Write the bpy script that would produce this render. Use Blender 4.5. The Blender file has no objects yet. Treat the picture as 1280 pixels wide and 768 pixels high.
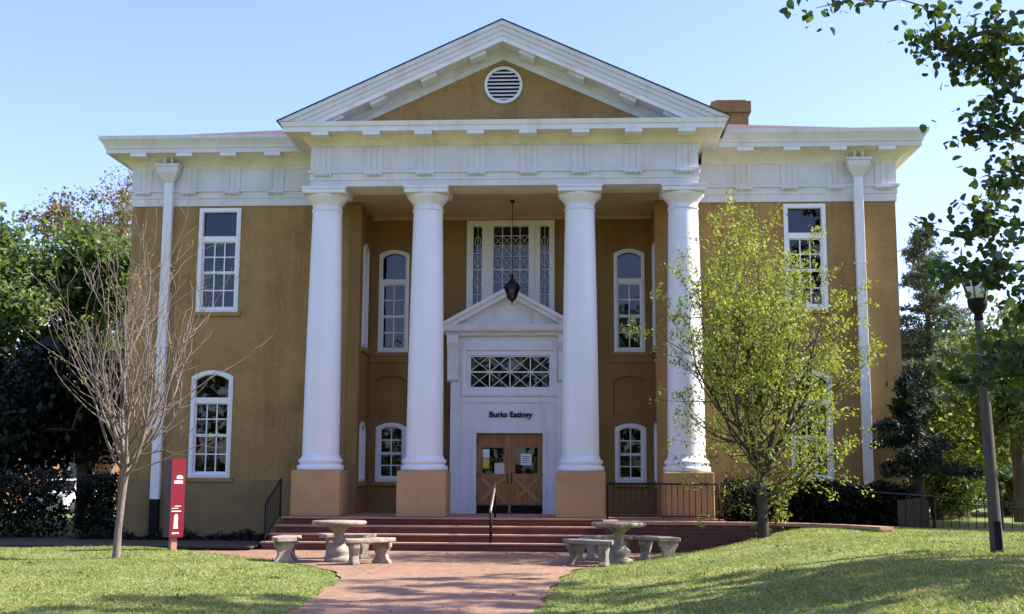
import bpy, bmesh, math, random
import numpy as np
from mathutils import Vector, Matrix

R = math.radians
sc = bpy.context.scene
COL = sc.collection

# ---------------------------------------------------------------- camera
TH, PH, RO, F = .0563, .1417, .0052, 1489.63
rv = Vector((math.cos(TH), math.sin(TH), 0))
fv = Vector((-math.sin(TH)*math.cos(PH), math.cos(TH)*math.cos(PH), math.sin(PH)))
uv = rv.cross(fv)
r2 = rv*math.cos(RO) + uv*math.sin(RO)
u2 = uv*math.cos(RO) - rv*math.sin(RO)
cam = bpy.data.cameras.new('camera')
cam.sensor_fit = 'HORIZONTAL'; cam.sensor_width = 36; cam.lens = F/1280*36
cam.clip_start = .1; cam.clip_end = 3000
camo = bpy.data.objects.new('camera', cam); COL.objects.link(camo)
M = Matrix((r2, u2, -fv)).transposed().to_4x4(); M.translation = Vector((1.6792, -26.279, 1.5))
camo.matrix_world = M
sc.camera = camo

# ---------------------------------------------------------------- light
SUN_EL, SUN_BACK = 42, 6          # degrees; the sun stands to the right, slightly behind the facade
to_sun = Vector((math.cos(R(SUN_EL))*math.cos(R(SUN_BACK)), math.cos(R(SUN_EL))*math.sin(R(SUN_BACK)), math.sin(R(SUN_EL))))
w = bpy.data.worlds.new('World'); sc.world = w; w.use_nodes = True
nt = w.node_tree
sky = nt.nodes.new('ShaderNodeTexSky'); sky.sky_type = 'NISHITA'; sky.sun_disc = False
sky.sun_elevation = R(SUN_EL); sky.sun_rotation = R(90-SUN_BACK)
sky.air_density = 1.0; sky.dust_density = 1.1; sky.ozone_density = 7.0
bg = nt.nodes['Background']; bg.inputs[1].default_value = .15
wb = nt.nodes.new('ShaderNodeMix'); wb.data_type = 'RGBA'; wb.blend_type = 'MULTIPLY'; wb.inputs[0].default_value = 1
wb.inputs[7].default_value = (1.20, .95, 1.04, 1)      # slightly rosy blue, as in the photograph
nt.links.new(sky.outputs[0], wb.inputs[6]); nt.links.new(wb.outputs[2], bg.inputs[0])
sl = bpy.data.lights.new('sun', 'SUN'); sl.energy = 5.0; sl.angle = R(.5); sl.color = (1, .945, .86)
so = bpy.data.objects.new('sun', sl); COL.objects.link(so)
so.rotation_euler = to_sun.to_track_quat('Z', 'Y').to_euler()
vs = sc.view_settings
vs.view_transform = 'Standard'; vs.look = 'None'; vs.gamma = 1; vs.exposure = 1.32; vs.use_curve_mapping = False
sc.cycles.use_denoising = True
sc.cycles.max_bounces = 7; sc.cycles.transparent_max_bounces = 8
sc.cycles.caustics_reflective = False; sc.cycles.caustics_refractive = False

# ---------------------------------------------------------------- materials
def newmat(name):
    m = bpy.data.materials.new(name); m.use_nodes = True
    n = m.node_tree.nodes; return m, n, m.node_tree.links, n['Principled BSDF']

def noise(n, l, scale, detail=5, rough=.6, co=None, vec_scale=None):
    t = n.new('ShaderNodeTexNoise'); t.inputs['Scale'].default_value = scale
    t.inputs['Detail'].default_value = detail; t.inputs['Roughness'].default_value = rough
    g = n.new('ShaderNodeNewGeometry') if co is None else None
    src = g.outputs['Position'] if co is None else co
    if vec_scale:
        mp = n.new('ShaderNodeMapping'); mp.inputs['Scale'].default_value = vec_scale
        l.new(src, mp.inputs[0]); src = mp.outputs[0]
    l.new(src, t.inputs['Vector']); return t.outputs['Fac']

def ramp(n, l, fac, stops):
    r = n.new('ShaderNodeValToRGB'); e = r.color_ramp.elements
    while len(e) < len(stops): e.new(.5)
    for el, (p, c) in zip(e, stops): el.position = p; el.color = (*c, 1)
    l.new(fac, r.inputs[0]); return r.outputs[0]

def mix(n, l, a, b, fac, mode='MIX'):
    x = n.new('ShaderNodeMix'); x.data_type = 'RGBA'; x.blend_type = mode
    for sock, v in ((x.inputs[0], fac), (x.inputs[6], a), (x.inputs[7], b)):
        if hasattr(v, 'links'): l.new(v, sock)
        elif isinstance(v, (int, float)): sock.default_value = v
        else: sock.default_value = (*v, 1)
    return x.outputs[2]

def bump(n, l, b, h, strength=.3, dist=.01):
    bp = n.new('ShaderNodeBump'); bp.inputs['Strength'].default_value = strength; bp.inputs['Distance'].default_value = dist
    l.new(h, bp.inputs['Height']); l.new(bp.outputs[0], b.inputs['Normal'])

def sc_(c, k): return tuple(min(1, x*k) for x in c)

def plain(name, c, rough=.6, var=.2, scale=4, vec=None, metal=0, stain=None, bmp=.15, spec=.4):
    m, n, l, b = newmat(name)
    f = noise(n, l, scale, vec_scale=vec)
    col = ramp(n, l, f, [(.3, sc_(c, 1-var)), (.7, sc_(c, 1+var))])
    if stain:
        s = noise(n, l, stain[1], 6, .7, vec_scale=stain[2])
        sf = ramp(n, l, s, [(stain[3], (0, 0, 0)), (stain[3]+.22, (1, 1, 1))])
        mm = n.new('ShaderNodeMath'); mm.operation = 'MULTIPLY'; mm.inputs[1].default_value = stain[4]
        l.new(sf, mm.inputs[0]); col = mix(n, l, col, stain[0], mm.outputs[0])
    l.new(col, b.inputs['Base Color'])
    b.inputs['Roughness'].default_value = rough; b.inputs['Metallic'].default_value = metal
    b.inputs['Specular IOR Level'].default_value = spec
    if bmp: bump(n, l, b, noise(n, l, scale*12, 4), bmp, .008)
    return m

def brickmat(name, c1, c2, mortar, bw=.21, bh=.07, ms=.012, rough=.85, axis='xz', var=.5):
    m, n, l, b = newmat(name)
    g = n.new('ShaderNodeNewGeometry'); s = n.new('ShaderNodeSeparateXYZ'); c = n.new('ShaderNodeCombineXYZ')
    l.new(g.outputs['Position'], s.inputs[0])
    if axis == 'xz':
        ad = n.new('ShaderNodeMath'); l.new(s.outputs[0], ad.inputs[0]); l.new(s.outputs[1], ad.inputs[1])
        l.new(ad.outputs[0], c.inputs[0]); l.new(s.outputs[2], c.inputs[1])
    else:
        l.new(s.outputs[0], c.inputs[1]); l.new(s.outputs[1], c.inputs[0])
    t = n.new('ShaderNodeTexBrick'); t.inputs['Scale'].default_value = 1
    t.inputs['Brick Width'].default_value = bw; t.inputs['Row Height'].default_value = bh; t.inputs['Mortar Size'].default_value = ms
    t.inputs['Color1'].default_value = (*c1, 1); t.inputs['Color2'].default_value = (*c2, 1); t.inputs['Mortar'].default_value = (*mortar, 1)
    l.new(c.outputs[0], t.inputs['Vector'])
    f = noise(n, l, 1.3, 6, .7)
    dark = ramp(n, l, f, [(.3, (1-var,)*3), (.7, (1.0,)*3)])
    col = mix(n, l, t.outputs['Color'], dark, 1.0, 'MULTIPLY')
    l.new(col, b.inputs['Base Color']); b.inputs['Roughness'].default_value = rough
    bump(n, l, b, t.outputs['Fac'], -.4, .006)
    return m

def leafmat(name, cols, trans=.45, rough=.5, patch=.7):
    """foliage: hue differs from leaf to leaf and drifts over the crown; light passes through the blade"""
    m, n, l, b = newmat(name)
    g = n.new('ShaderNodeNewGeometry')
    k = len(cols)
    c1 = ramp(n, l, g.outputs['Random Per Island'], [((i+.5)/k, c) for i, c in enumerate(cols)])
    f = noise(n, l, .9, 3)
    c2 = ramp(n, l, f, [(.35, (patch,)*3), (.68, (1.15,)*3)])
    col = mix(n, l, c1, c2, 1.0, 'MULTIPLY')
    l.new(col, b.inputs['Base Color']); b.inputs['Roughness'].default_value = rough
    b.inputs['Specular IOR Level'].default_value = .35
    tr = n.new('ShaderNodeBsdfTranslucent'); l.new(mix(n, l, col, (1.25, 1.3, .5), 1.0, 'MULTIPLY'), tr.inputs[0])
    ms = n.new('ShaderNodeMixShader'); ms.inputs[0].default_value = trans
    l.new(b.outputs[0], ms.inputs[1]); l.new(tr.outputs[0], ms.inputs[2])
    l.new(ms.outputs[0], n['Material Output'].inputs[0])
    return m

def glassmat(name, tint, ior=1.65, pass_=.42):
    m, n, l, b = newmat(name); n.remove(b)
    fr = n.new('ShaderNodeFresnel'); fr.inputs[0].default_value = ior
    tr = n.new('ShaderNodeBsdfTransparent'); tr.inputs[0].default_value = (*sc_(tint, pass_), 1)
    gl = n.new('ShaderNodeBsdfGlossy'); gl.inputs['Roughness'].default_value = .015
    bp = n.new('ShaderNodeBump'); bp.inputs['Strength'].default_value = .06; bp.inputs['Distance'].default_value = .03
    l.new(noise(n, l, 1.6, 2), bp.inputs['Height']); l.new(bp.outputs[0], gl.inputs['Normal'])
    ms = n.new('ShaderNodeMixShader')
    l.new(fr.outputs[0], ms.inputs[0]); l.new(tr.outputs[0], ms.inputs[1]); l.new(gl.outputs[0], ms.inputs[2])
    l.new(ms.outputs[0], n['Material Output'].inputs[0])
    return m

WHITE_STAIN = ((.42, .34, .22), 1.1, (1, 1, .25), .5, .45)
MAT = {}
MAT['stucco'] = plain('tan stucco', (.32, .19, .075), .9, .13, 1.2, stain=((.20, .115, .045), .8, (1.6, 1.6, .22), .5, .55), bmp=.35, spec=.2)
def weathered(name, c):
    m, n, l, b = newmat(name)
    col = ramp(n, l, noise(n, l, .7, 6, .62), [(.3, sc_(c, .84)), (.7, sc_(c, 1.14))])
    col = mix(n, l, col, ramp(n, l, noise(n, l, 14, 6, .75), [(.3, (.80,)*3), (.7, (1.12,)*3)]), 1., 'MULTIPLY')
    streak = ramp(n, l, noise(n, l, 2.6, 5, .7, vec_scale=(1, 1, .09)), [(.50, (1, 1, 1)), (.74, (.62, .57, .50))])
    col = mix(n, l, col, streak, .8, 'MULTIPLY')
    patch = ramp(n, l, noise(n, l, .9, 2, .4, vec_scale=(1, 1, 1.4)), [(.60, (1, 1, 1)), (.625, (.88, .87, .86))])
    col = mix(n, l, col, patch, .8, 'MULTIPLY')
    l.new(col, b.inputs['Base Color']); b.inputs['Roughness'].default_value = .92; b.inputs['Specular IOR Level'].default_value = .15
    bump(n, l, b, noise(n, l, 30, 6, .75), .4, .012)
    return m
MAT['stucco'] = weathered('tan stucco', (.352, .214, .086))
MAT['stucco_porch_shade'] = plain('shade toned tan stucco', (.27, .158, .058), .9, .13, 1.2, stain=((.18, .09, .035), .8, (1.6, 1.6, .22), .5, .5), bmp=.35, spec=.2)  # porch copy of the stucco; recess shade put into its darker, redder colour
MAT['stucco_plinth'] = plain('peach tan stucco', (.40, .262, .130), .9, .12, 1.4, stain=((.24, .15, .08), 1.3, (1, 1, 1), .52, .5), bmp=.35, spec=.2)
MAT['stucco_base'] = plain('grey tan stucco', (.245, .165, .074), .92, .15, 1.2, stain=((.11, .085, .055), .9, (1, 1, .5), .5, .5), bmp=.35, spec=.2)
MAT['white'] = plain('white painted wood', (.71, .705, .715), .5, .05, 2.5, stain=((.40, .34, .25), 1.8, (1.5, 1.5, .3), .52, .45), bmp=.08)
MAT['white_frieze'] = plain('aged white painted wood', (.63, .62, .625), .55, .07, 2, stain=((.44, .37, .26), .9, (2.2, 2.2, .3), .5, .5), bmp=.08)
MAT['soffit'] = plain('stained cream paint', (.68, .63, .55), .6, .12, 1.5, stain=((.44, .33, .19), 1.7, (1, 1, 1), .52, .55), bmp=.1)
MAT['column'] = plain('white column paint', (.725, .73, .765), .45, .025, 2, stain=((.52, .47, .40), 1.6, (1.4, 1.4, .16), .54, .32), bmp=.04)
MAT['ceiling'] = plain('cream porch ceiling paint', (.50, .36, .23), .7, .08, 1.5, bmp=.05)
MAT['winwhite'] = plain('window white', (.78, .78, .79), .45, .04, 3, bmp=.05)
MAT['door_wood'] = plain('varnished oak', (.33, .142, .042), .4, .35, 3, vec=(6, 6, .5), bmp=.12)
MAT['door_light'] = plain('pale oak brace', (.43, .215, .075), .45, .25, 3, bmp=.1)
MAT['black'] = plain('black painted iron', (.007, .007, .008), .6, .3, 8, bmp=.1, spec=.15)
MAT['bronze'] = plain('dark bronze', (.03, .024, .018), .4, .4, 9, metal=.6, bmp=.1)
MAT['steel'] = plain('worn handrail metal', (.42, .38, .31), .35, .2, 9, metal=.7, bmp=.05)
MAT['roof'] = plain('faded red roofing', (.085, .05, .042), .9, .35, 2.2, vec=(1, 1, 4), bmp=.5)
MAT['roof_edge'] = plain('dark roof edge', (.035, .03, .03), .7, .3, 4)
MAT['brick'] = brickmat('red brick', (.155, .036, .020), (.095, .024, .016), (.11, .06, .045))
MAT['tread'] = brickmat('brick tread', (.52, .27, .17), (.45, .22, .135), (.45, .29, .2), .21, .1, .008, axis='xy', var=.35)
MAT['paving'] = brickmat('pale red paving', (.345, .20, .12), (.285, .155, .092), (.24, .15, .095), .24, .12, .007, axis='xy', var=.38)
MAT['concrete'] = plain('weathered concrete', (.33, .275, .215), .9, .28, 6, stain=((.10, .08, .06), 5, (1, 1, 1), .45, .75), bmp=.5, spec=.2)
MAT['concrete_mid'] = plain('lichen spotted concrete', (.31, .265, .21), .9, .3, 7, stain=((.09, .08, .06), 6, (1, 1, 1), .42, .8), bmp=.6, spec=.2)
MAT['concrete_dark'] = plain('mossy dark concrete', (.22, .19, .16), .9, .3, 6, stain=((.07, .065, .05), 4, (1, 1, 1), .46, .7), bmp=.5, spec=.2)
MAT['red_sign'] = plain('crimson sign enamel', (.155, .003, .014), .35, .05, 3, bmp=0)
MAT['sign_dark'] = plain('dark sign side', (.014, .010, .011), .5, .1, 3, bmp=0)
MAT['sign_white'] = plain('white vinyl', (.82, .8, .8), .5, .02, 3, bmp=0)
MAT['sign_post'] = plain('rusty red post', (.36, .17, .12), .6, .15, 6)
MAT['post'] = plain('weathered grey post', (.07, .06, .05), .85, .25, 3, vec=(6, 6, .6), bmp=.3)
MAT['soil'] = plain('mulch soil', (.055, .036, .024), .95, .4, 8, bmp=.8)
MAT['curtain'] = plain('pale net curtain', (.55, .62, .72), .9, .12, 5)
MAT['paper'] = plain('white paper', (.75, .76, .76), .8, .03, 5, bmp=0)
MAT['paper_yellow'] = plain('yellow paper', (.70, .50, .06), .8, .03, 5, bmp=0)
MAT['paper_pink'] = plain('pinkish paper', (.66, .50, .48), .8, .03, 5, bmp=0)
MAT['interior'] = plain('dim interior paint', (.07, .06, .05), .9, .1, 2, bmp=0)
MAT['glass'] = glassmat('window glass', (.72, .8, .86))
MAT['lampglass'] = plain('frosted lamp glass', (.62, .62, .58), .3, .05, 4, bmp=0)
MAT['bark'] = plain('brown grey bark', (.105, .078, .055), .9, .35, 5, vec=(3, 3, .7), bmp=.6)
MAT['bark_pale'] = plain('smooth pale bark', (.165, .125, .100), .8, .25, 6, vec=(2, 2, .6), bmp=.3)
MAT['bark_dark'] = plain('dark bark', (.05, .040, .030), .9, .35, 5, vec=(3, 3, .7), bmp=.6)
MAT['woodpanel'] = plain('old brown boards', (.065, .04, .026), .9, .3, 4, vec=(8, 8, .7), bmp=.4)
MAT['house_brick'] = plain('orange brown rendered brick', (.22, .10, .04), .9, .3, 2.5, bmp=.4)
MAT['carpaint'] = plain('white car paint', (.75, .76, .78), .25, .02, 3, bmp=0)
MAT['rubber'] = plain('tyre rubber', (.015, .015, .015), .8, .2, 5)

# ---------------------------------------------------------------- mesh helpers
class MB:
    def __init__(s): s.v = []; s.f = []; s.sm = []
    def add(s, verts, faces, smooth=False):
        o = len(s.v); s.v += [tuple(p) for p in verts]
        s.f += [tuple(i+o for i in f) for f in faces]; s.sm += [smooth]*len(faces); return s
    def box(s, x0, x1, y0, y1, z0, z1):
        V = [(x, y, z) for x in (x0, x1) for y in (y0, y1) for z in (z0, z1)]
        return s.add(V, [(0, 1, 3, 2), (4, 6, 7, 5), (0, 4, 5, 1), (2, 3, 7, 6), (0, 2, 6, 4), (1, 5, 7, 3)])
    def obox(s, c, ax, ay, az, hx, hy, hz):
        c, ax, ay, az = map(Vector, (c, ax, ay, az))
        V = [c+ax*hx*i+ay*hy*j+az*hz*k for i in (-1, 1) for j in (-1, 1) for k in (-1, 1)]
        return s.add(V, [(0, 1, 3, 2), (4, 6, 7, 5), (0, 4, 5, 1), (2, 3, 7, 6), (0, 2, 6, 4), (1, 5, 7, 3)])
    def bar(s, a, b, wd, dp, up=(0, 0, 1)):
        a, b = Vector(a), Vector(b); d = (b-a); L = d.length; d /= L
        x = d.cross(Vector(up)); x = x.normalized() if x.length > 1e-4 else Vector((1, 0, 0)); y = x.cross(d)
        return s.obox((a+b)/2, d, x, y, L/2, wd/2, dp/2)
    def tube(s, pts, rad, n=6, cap=True):
        pts = [Vector(p) for p in pts]; V = []; Fc = []
        rad = rad if hasattr(rad, '__len__') else [rad]*len(pts)
        ref = None
        for i, p in enumerate(pts):
            d = (pts[min(i+1, len(pts)-1)]-pts[max(i-1, 0)])
            d = d.normalized() if d.length > 1e-7 else Vector((0, 0, 1))
            if ref is None: ref = Vector((1, 0, 0)) if abs(d.x) < .8 else Vector((0, 1, 0))
            x = (ref-d*ref.dot(d)).normalized(); y = d.cross(x); ref = x
            for k in range(n):
                a = 2*math.pi*k/n; V.append(p+(x*math.cos(a)+y*math.sin(a))*rad[i])
        for i in range(len(pts)-1):
            for k in range(n):
                Fc.append((i*n+k, i*n+(k+1) % n, (i+1)*n+(k+1) % n, (i+1)*n+k))
        if cap: Fc += [tuple(reversed(range(n))), tuple(range((len(pts)-1)*n, len(pts)*n))]
        return s.add(V, Fc, True)
    def lathe(s, prof, c=(0, 0, 0), n=32, smooth=True, cap=True):
        V = []; Fc = []
        for r, z in prof:
            for k in range(n):
                a = 2*math.pi*k/n; V.append((c[0]+r*math.cos(a), c[1]+r*math.sin(a), c[2]+z))
        for i in range(len(prof)-1):
            for k in range(n): Fc.append((i*n+k, i*n+(k+1) % n, (i+1)*n+(k+1) % n, (i+1)*n+k))
        s.add(V, Fc, smooth)
        if cap:
            o = len(s.v)-len(V)
            s.f += [tuple(reversed(range(o, o+n))), tuple(range(o+(len(prof)-1)*n, o+len(prof)*n))]; s.sm += [False]*2
        return s
    def panel(s, outer, holes, t0, t1, mp):
        """flat slab with holes; outline in (u, v), depth t0..t1, mp(u, v, w) gives the point"""
        loops = [list(outer)]+[list(h) for h in holes]
        bm = bmesh.new(); idx = {}; E = []
        for lp in loops:
            vs = [bm.verts.new((p[0], p[1], 0)) for p in lp]
            for i in range(len(vs)): E.append(bm.edges.new((vs[i], vs[(i+1) % len(vs)])))
        bm.verts.index_update()
        bmesh.ops.triangle_fill(bm, use_beauty=True, use_dissolve=False, edges=E)
        bm.verts.index_update(); n = len(bm.verts)
        uv_ = [(v.co.x, v.co.y) for v in bm.verts]
        tris = []
        for f in bm.faces:
            ix = [v.index for v in f.verts]
            if f.normal.z < 0: ix.reverse()
            tris.append(tuple(ix))
        bm.free()
        V = [mp(u, v, t0) for u, v in uv_]+[mp(u, v, t1) for u, v in uv_]
        Fc = tris+[tuple(i+n for i in reversed(t)) for t in tris]
        o = 0
        for k, lp in enumerate(loops):
            m = len(lp)
            for i in range(m):
                a, b = o+i, o+(i+1) % m; Fc.append((a, a+n, b+n, b))
            o += m
        s.add(V, Fc); return s
    def prism(s, poly, y0, y1):
        return s.panel(poly, [], y0, y1, lambda u, v, w_: (u, w_, v))
    def sweep(s, path, prof, closed_prof=True):
        """profile (out, z) carried along an XY path, mitred; out is to the right of travel"""
        P = [Vector(p) for p in path]; n = len(prof); V = []; Fc = []
        for i, p in enumerate(P):
            ns = []
            if i > 0: d = (P[i]-P[i-1]).normalized(); ns.append(Vector((d.y, -d.x)))
            if i < len(P)-1: d = (P[i+1]-P[i]).normalized(); ns.append(Vector((d.y, -d.x)))
            if len(ns) == 2:
                m = (ns[0]+ns[1]); m = m/(m.dot(ns[0]))
            else: m = ns[0]
            for o, z in prof: V.append((p.x+m.x*o, p.y+m.y*o, z))
        for i in range(len(P)-1):
            for k in range(n):
                a, b = i*n+k, i*n+(k+1) % n; Fc.append((a, b, b+n, a+n))
        Fc += [tuple(range(n)), tuple(reversed(range((len(P)-1)*n, len(P)*n)))]
        return s.add(V, Fc)
    def build(s, name, m, parent=None, bevel=0, fix=True):
        me = bpy.data.meshes.new(name)
        o = Vector((0, 0, 0)); q = parent
        while q is not None: o += q.location; q = q.parent
        me.from_pydata([(a-o.x, b-o.y, c-o.z) for a, b, c in s.v], [], s.f)
        me.polygons.foreach_set('use_smooth', s.sm)
        if fix:
            bm = bmesh.new(); bm.from_mesh(me); bmesh.ops.recalc_face_normals(bm, faces=bm.faces[:]); bm.to_mesh(me); bm.free()
        me.materials.append(MAT[m] if isinstance(m, str) else m); me.update()
        ob = bpy.data.objects.new(name, me); COL.objects.link(ob); ob.parent = parent
        if bevel:
            b = ob.modifiers.new('bevel', 'BEVEL'); b.width = bevel; b.segments = 2; b.limit_method = 'ANGLE'; b.angle_limit = R(40)
        return ob

def thing(name, label, cat, loc=(0, 0, 0), group=None, rz=0):
    o = bpy.data.objects.new(name, None); COL.objects.link(o); o.location = loc; o.rotation_euler.z = rz
    o.empty_display_size = .2
    tag(o, label, cat, group); return o
def tag(o, label, cat, group=None):
    o['label'] = label; o['category'] = cat
    if group: o['group'] = group
    return o
def struct(o, kind='structure'): o['kind'] = kind; return o
def copy_tree(o, parent=None):
    c = o.copy(); COL.objects.link(c)
    if parent is not None: c.parent = parent
    for ch in list(o.children): copy_tree(ch, c)
    return c

def rect(x0, x1, z0, z1): return [(x0, z0), (x1, z0), (x1, z1), (x0, z1)]
def arch(x0, x1, z0, zs, zt, n=10):
    h = zt-zs; a = (x1-x0)/2; r = (a*a+h*h)/(2*h); cx = (x0+x1)/2; cz = zt-r; a0 = math.asin(min(1, a/r))
    return [(x0, z0), (x1, z0)]+[(cx+r*math.sin(a0*(1-2*i/n)), cz+r*math.cos(a0*(1-2*i/n))) for i in range(n+1)]

# ---------------------------------------------------------------- ground
YS = [-40, -16, -13, -11, -9, -7.6, -6.2, -4.6, -3.4, -2.6, -1.0]
XL = [-1.2, -1.42, -1.5, -1.62, -1.72, -2.0, -2.7, -3.9, -5.0, -6.0, -7.0]
YR = [-40, -16, -12.7, -10.7, -8.6, -6.8, -5.4, -4.4, -3.0, -1.0]
XR = [.9, 1.08, 1.15, 1.23, 1.33, 1.5, 1.9, 2.45, 3.1, 3.9]
def path_l(y): return np.interp(y, YS, XL)
def path_r(y): return np.interp(y, YR, XR)
def sstep(t): t = np.clip(t, 0, 1); return t*t*(3-2*t)
def ground_z(x, y):
    x = np.asarray(x, float); y = np.asarray(y, float)
    wdt = np.interp(y, [-16, -9, -2], [5.2, 5.0, 3.0])
    right = sstep((x-path_r(y))/wdt)*.54
    left = .05*sstep((path_l(y)-x)/1.0)
    z = right+left
    z += .018*np.sin(x*1.3+y*.7)*sstep((np.abs(x)-3)/3)+.02*np.sin(y*1.1-x*.5)*sstep((x-3)/3)
    z = z-.25*sstep((np.abs(x)-14)/20)
    inp = (x > path_l(y)) & (x < path_r(y)) & (y < -1.2)
    z = np.where(inp, -.05, z)
    z = np.where((y > -1.2) & (np.abs(x) < 9), np.where(x > 3, np.minimum(z, .45), -.02), z)
    return z
def grid_axis(a, b, st, far):
    core = list(np.arange(a, b+1e-6, st)); s_ = st; lo = []; hi = []; x = a; y = b
    while x > -far: s_ *= 1.25; x -= s_; lo.append(x)
    s_ = st
    while y < far: s_ *= 1.25; y += s_; hi.append(y)
    return np.array(lo[::-1]+core+hi)
gx = grid_axis(-11, 12, .14, 900); gy = grid_axis(-16, 1, .14, 1200)
GX, GY = np.meshgrid(gx, gy); GZ = ground_z(GX, GY)
def np_mesh(name, V, Fq, m, parent=None, smooth=False):
    me = bpy.data.meshes.new(name); k = Fq.shape[1]
    me.vertices.add(len(V)); me.vertices.foreach_set('co', np.asarray(V, np.float32).ravel())
    me.loops.add(Fq.size); me.loops.foreach_set('vertex_index', Fq.astype(np.int32).ravel())
    me.polygons.add(len(Fq)); me.polygons.foreach_set('loop_start', np.arange(0, Fq.size, k, dtype=np.int32))
    me.polygons.foreach_set('loop_total', np.full(len(Fq), k, np.int32))
    me.polygons.foreach_set('use_smooth', np.full(len(Fq), smooth))
    me.update(calc_edges=True); me.validate()
    me.materials.append(m); ob = bpy.data.objects.new(name, me); COL.objects.link(ob); ob.parent = parent
    return ob
nx, ny = len(gx), len(gy)
I = np.arange(nx*ny).reshape(ny, nx)
FQ = np.stack([I[:-1, :-1], I[:-1, 1:], I[1:, 1:], I[1:, :-1]], -1).reshape(-1, 4)

def lawnmat():
    m, n, l, b = newmat('lawn')
    f1 = noise(n, l, .55, 5, .65); f2 = noise(n, l, 7, 5, .7); f3 = noise(n, l, 60, 3, .7)
    a = ramp(n, l, f1, [(.32, (.135, .205, .043)), (.5, (.22, .27, .08)), (.68, (.34, .32, .14))])
    c = ramp(n, l, f2, [(.35, (.55,)*3), (.65, (1.2,)*3)])
    d = ramp(n, l, f3, [(.3, (.6,)*3), (.7, (1.25,)*3)])
    col = mix(n, l, mix(n, l, a, c, 1., 'MULTIPLY'), d, 1., 'MULTIPLY')
    l.new(col, b.inputs['Base Color']); b.inputs['Roughness'].default_value = .9; b.inputs['Specular IOR Level'].default_value = .15
    bump(n, l, b, f3, .7, .03)
    return m
MAT['lawn'] = lawnmat()
struct(np_mesh('lawn', np.stack([GX, GY, GZ], -1).reshape(-1, 3), FQ, MAT['lawn'], smooth=True))

# the red paved walk
ys = np.concatenate([np.arange(-40, -16, 1.5), np.arange(-16, -1.1, .2), [-1.1]])
V = []; 
for y in ys:
    for t in np.linspace(0, 1, 13):
        xl, xr = path_l(y)-.04+.04*math.sin(y*5), path_r(y)+.04+.05*math.sin(y*4.1)
        V.append((xl+(xr-xl)*t, y, .012*math.sin(y*.6)+.006))
I2 = np.arange(len(ys)*13).reshape(len(ys), 13)
struct(np_mesh('paved_walk', np.array(V), np.stack([I2[:-1, :-1], I2[:-1, 1:], I2[1:, 1:], I2[1:, :-1]], -1).reshape(-1, 4), MAT['paving'], smooth=True))

# grass blades, one mass
def grass():
    rng = np.random.default_rng(5); N = 270000
    d = 9.0+rng.random(N)**1.05*16; lat = (rng.random(N)*2-1)*(.50*d)
    x = 1.6792+lat*math.cos(TH)-d*math.sin(TH); y = -26.279+lat*math.sin(TH)+d*math.cos(TH)
    edge = .05*np.sin(y*7)+.04*np.sin(y*17+x)
    keep = ((x < path_l(y)-.02+edge) | (x > path_r(y)+.02+edge)) & (y < -1.9) & ~((x < -4.4) & (y > -2.1))
    dens = np.sin(x*1.7+np.sin(y*1.3)*2)*np.sin(y*1.9+np.sin(x*.9)*2)
    keep &= rng.random(N) < .75+.25*dens
    x, y, d = x[keep], y[keep], d[keep]; n = len(x); z = ground_z(x, y)
    h = (.018+.028*rng.random(n)**2)*(1+.3*np.sin(x*2.1)*np.sin(y*1.7)); wd = .007+.005*rng.random(n)
    a = rng.random(n)*2*np.pi; b = rng.random(n)*2*np.pi; ln = h*(.7+1.0*rng.random(n))
    base = np.stack([x, y, z-.004], -1); side = np.stack([np.cos(a), np.sin(a), 0*a], -1)*wd[:, None]
    tip = base+np.stack([np.cos(b)*ln, np.sin(b)*ln, h], -1)
    V = np.stack([base-side, base+side, tip], 1).reshape(-1, 3)
    m = leafmat('grass blades', [(.122, .182, .035), (.195, .243, .057), (.285, .30, .09), (.38, .335, .15)], .35, .6, .8)
    struct(np_mesh('grass', V, np.arange(3*n).reshape(n, 3), m), 'stuff')
grass()

# ---------------------------------------------------------------- the college building
FL = .635; W = 9.04; WY = 1.27; BY = 3.0; AX = 3.5; ARC = 7.94
B = thing('college_building', 'tan stucco college hall with a white four column portico and triangular pediment', 'building', (0, 1.27, 0))
mpY = lambda Y: (lambda u, v, w_: (u, Y+w_, v))
def grow(o, k): # shrink/grow a rect or arch outline towards its centre box by k metres
    xs = [p[0] for p in o]; zs = [p[1] for p in o]; cx = (min(xs)+max(xs))/2; cz = (min(zs)+max(zs))/2
    hx = (max(xs)-min(xs))/2; hz = (max(zs)-min(zs))/2
    return [(cx+(x-cx)*(hx+k)/hx, cz+(z-cz)*(hz+k)/hz) for x, z in o]

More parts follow.
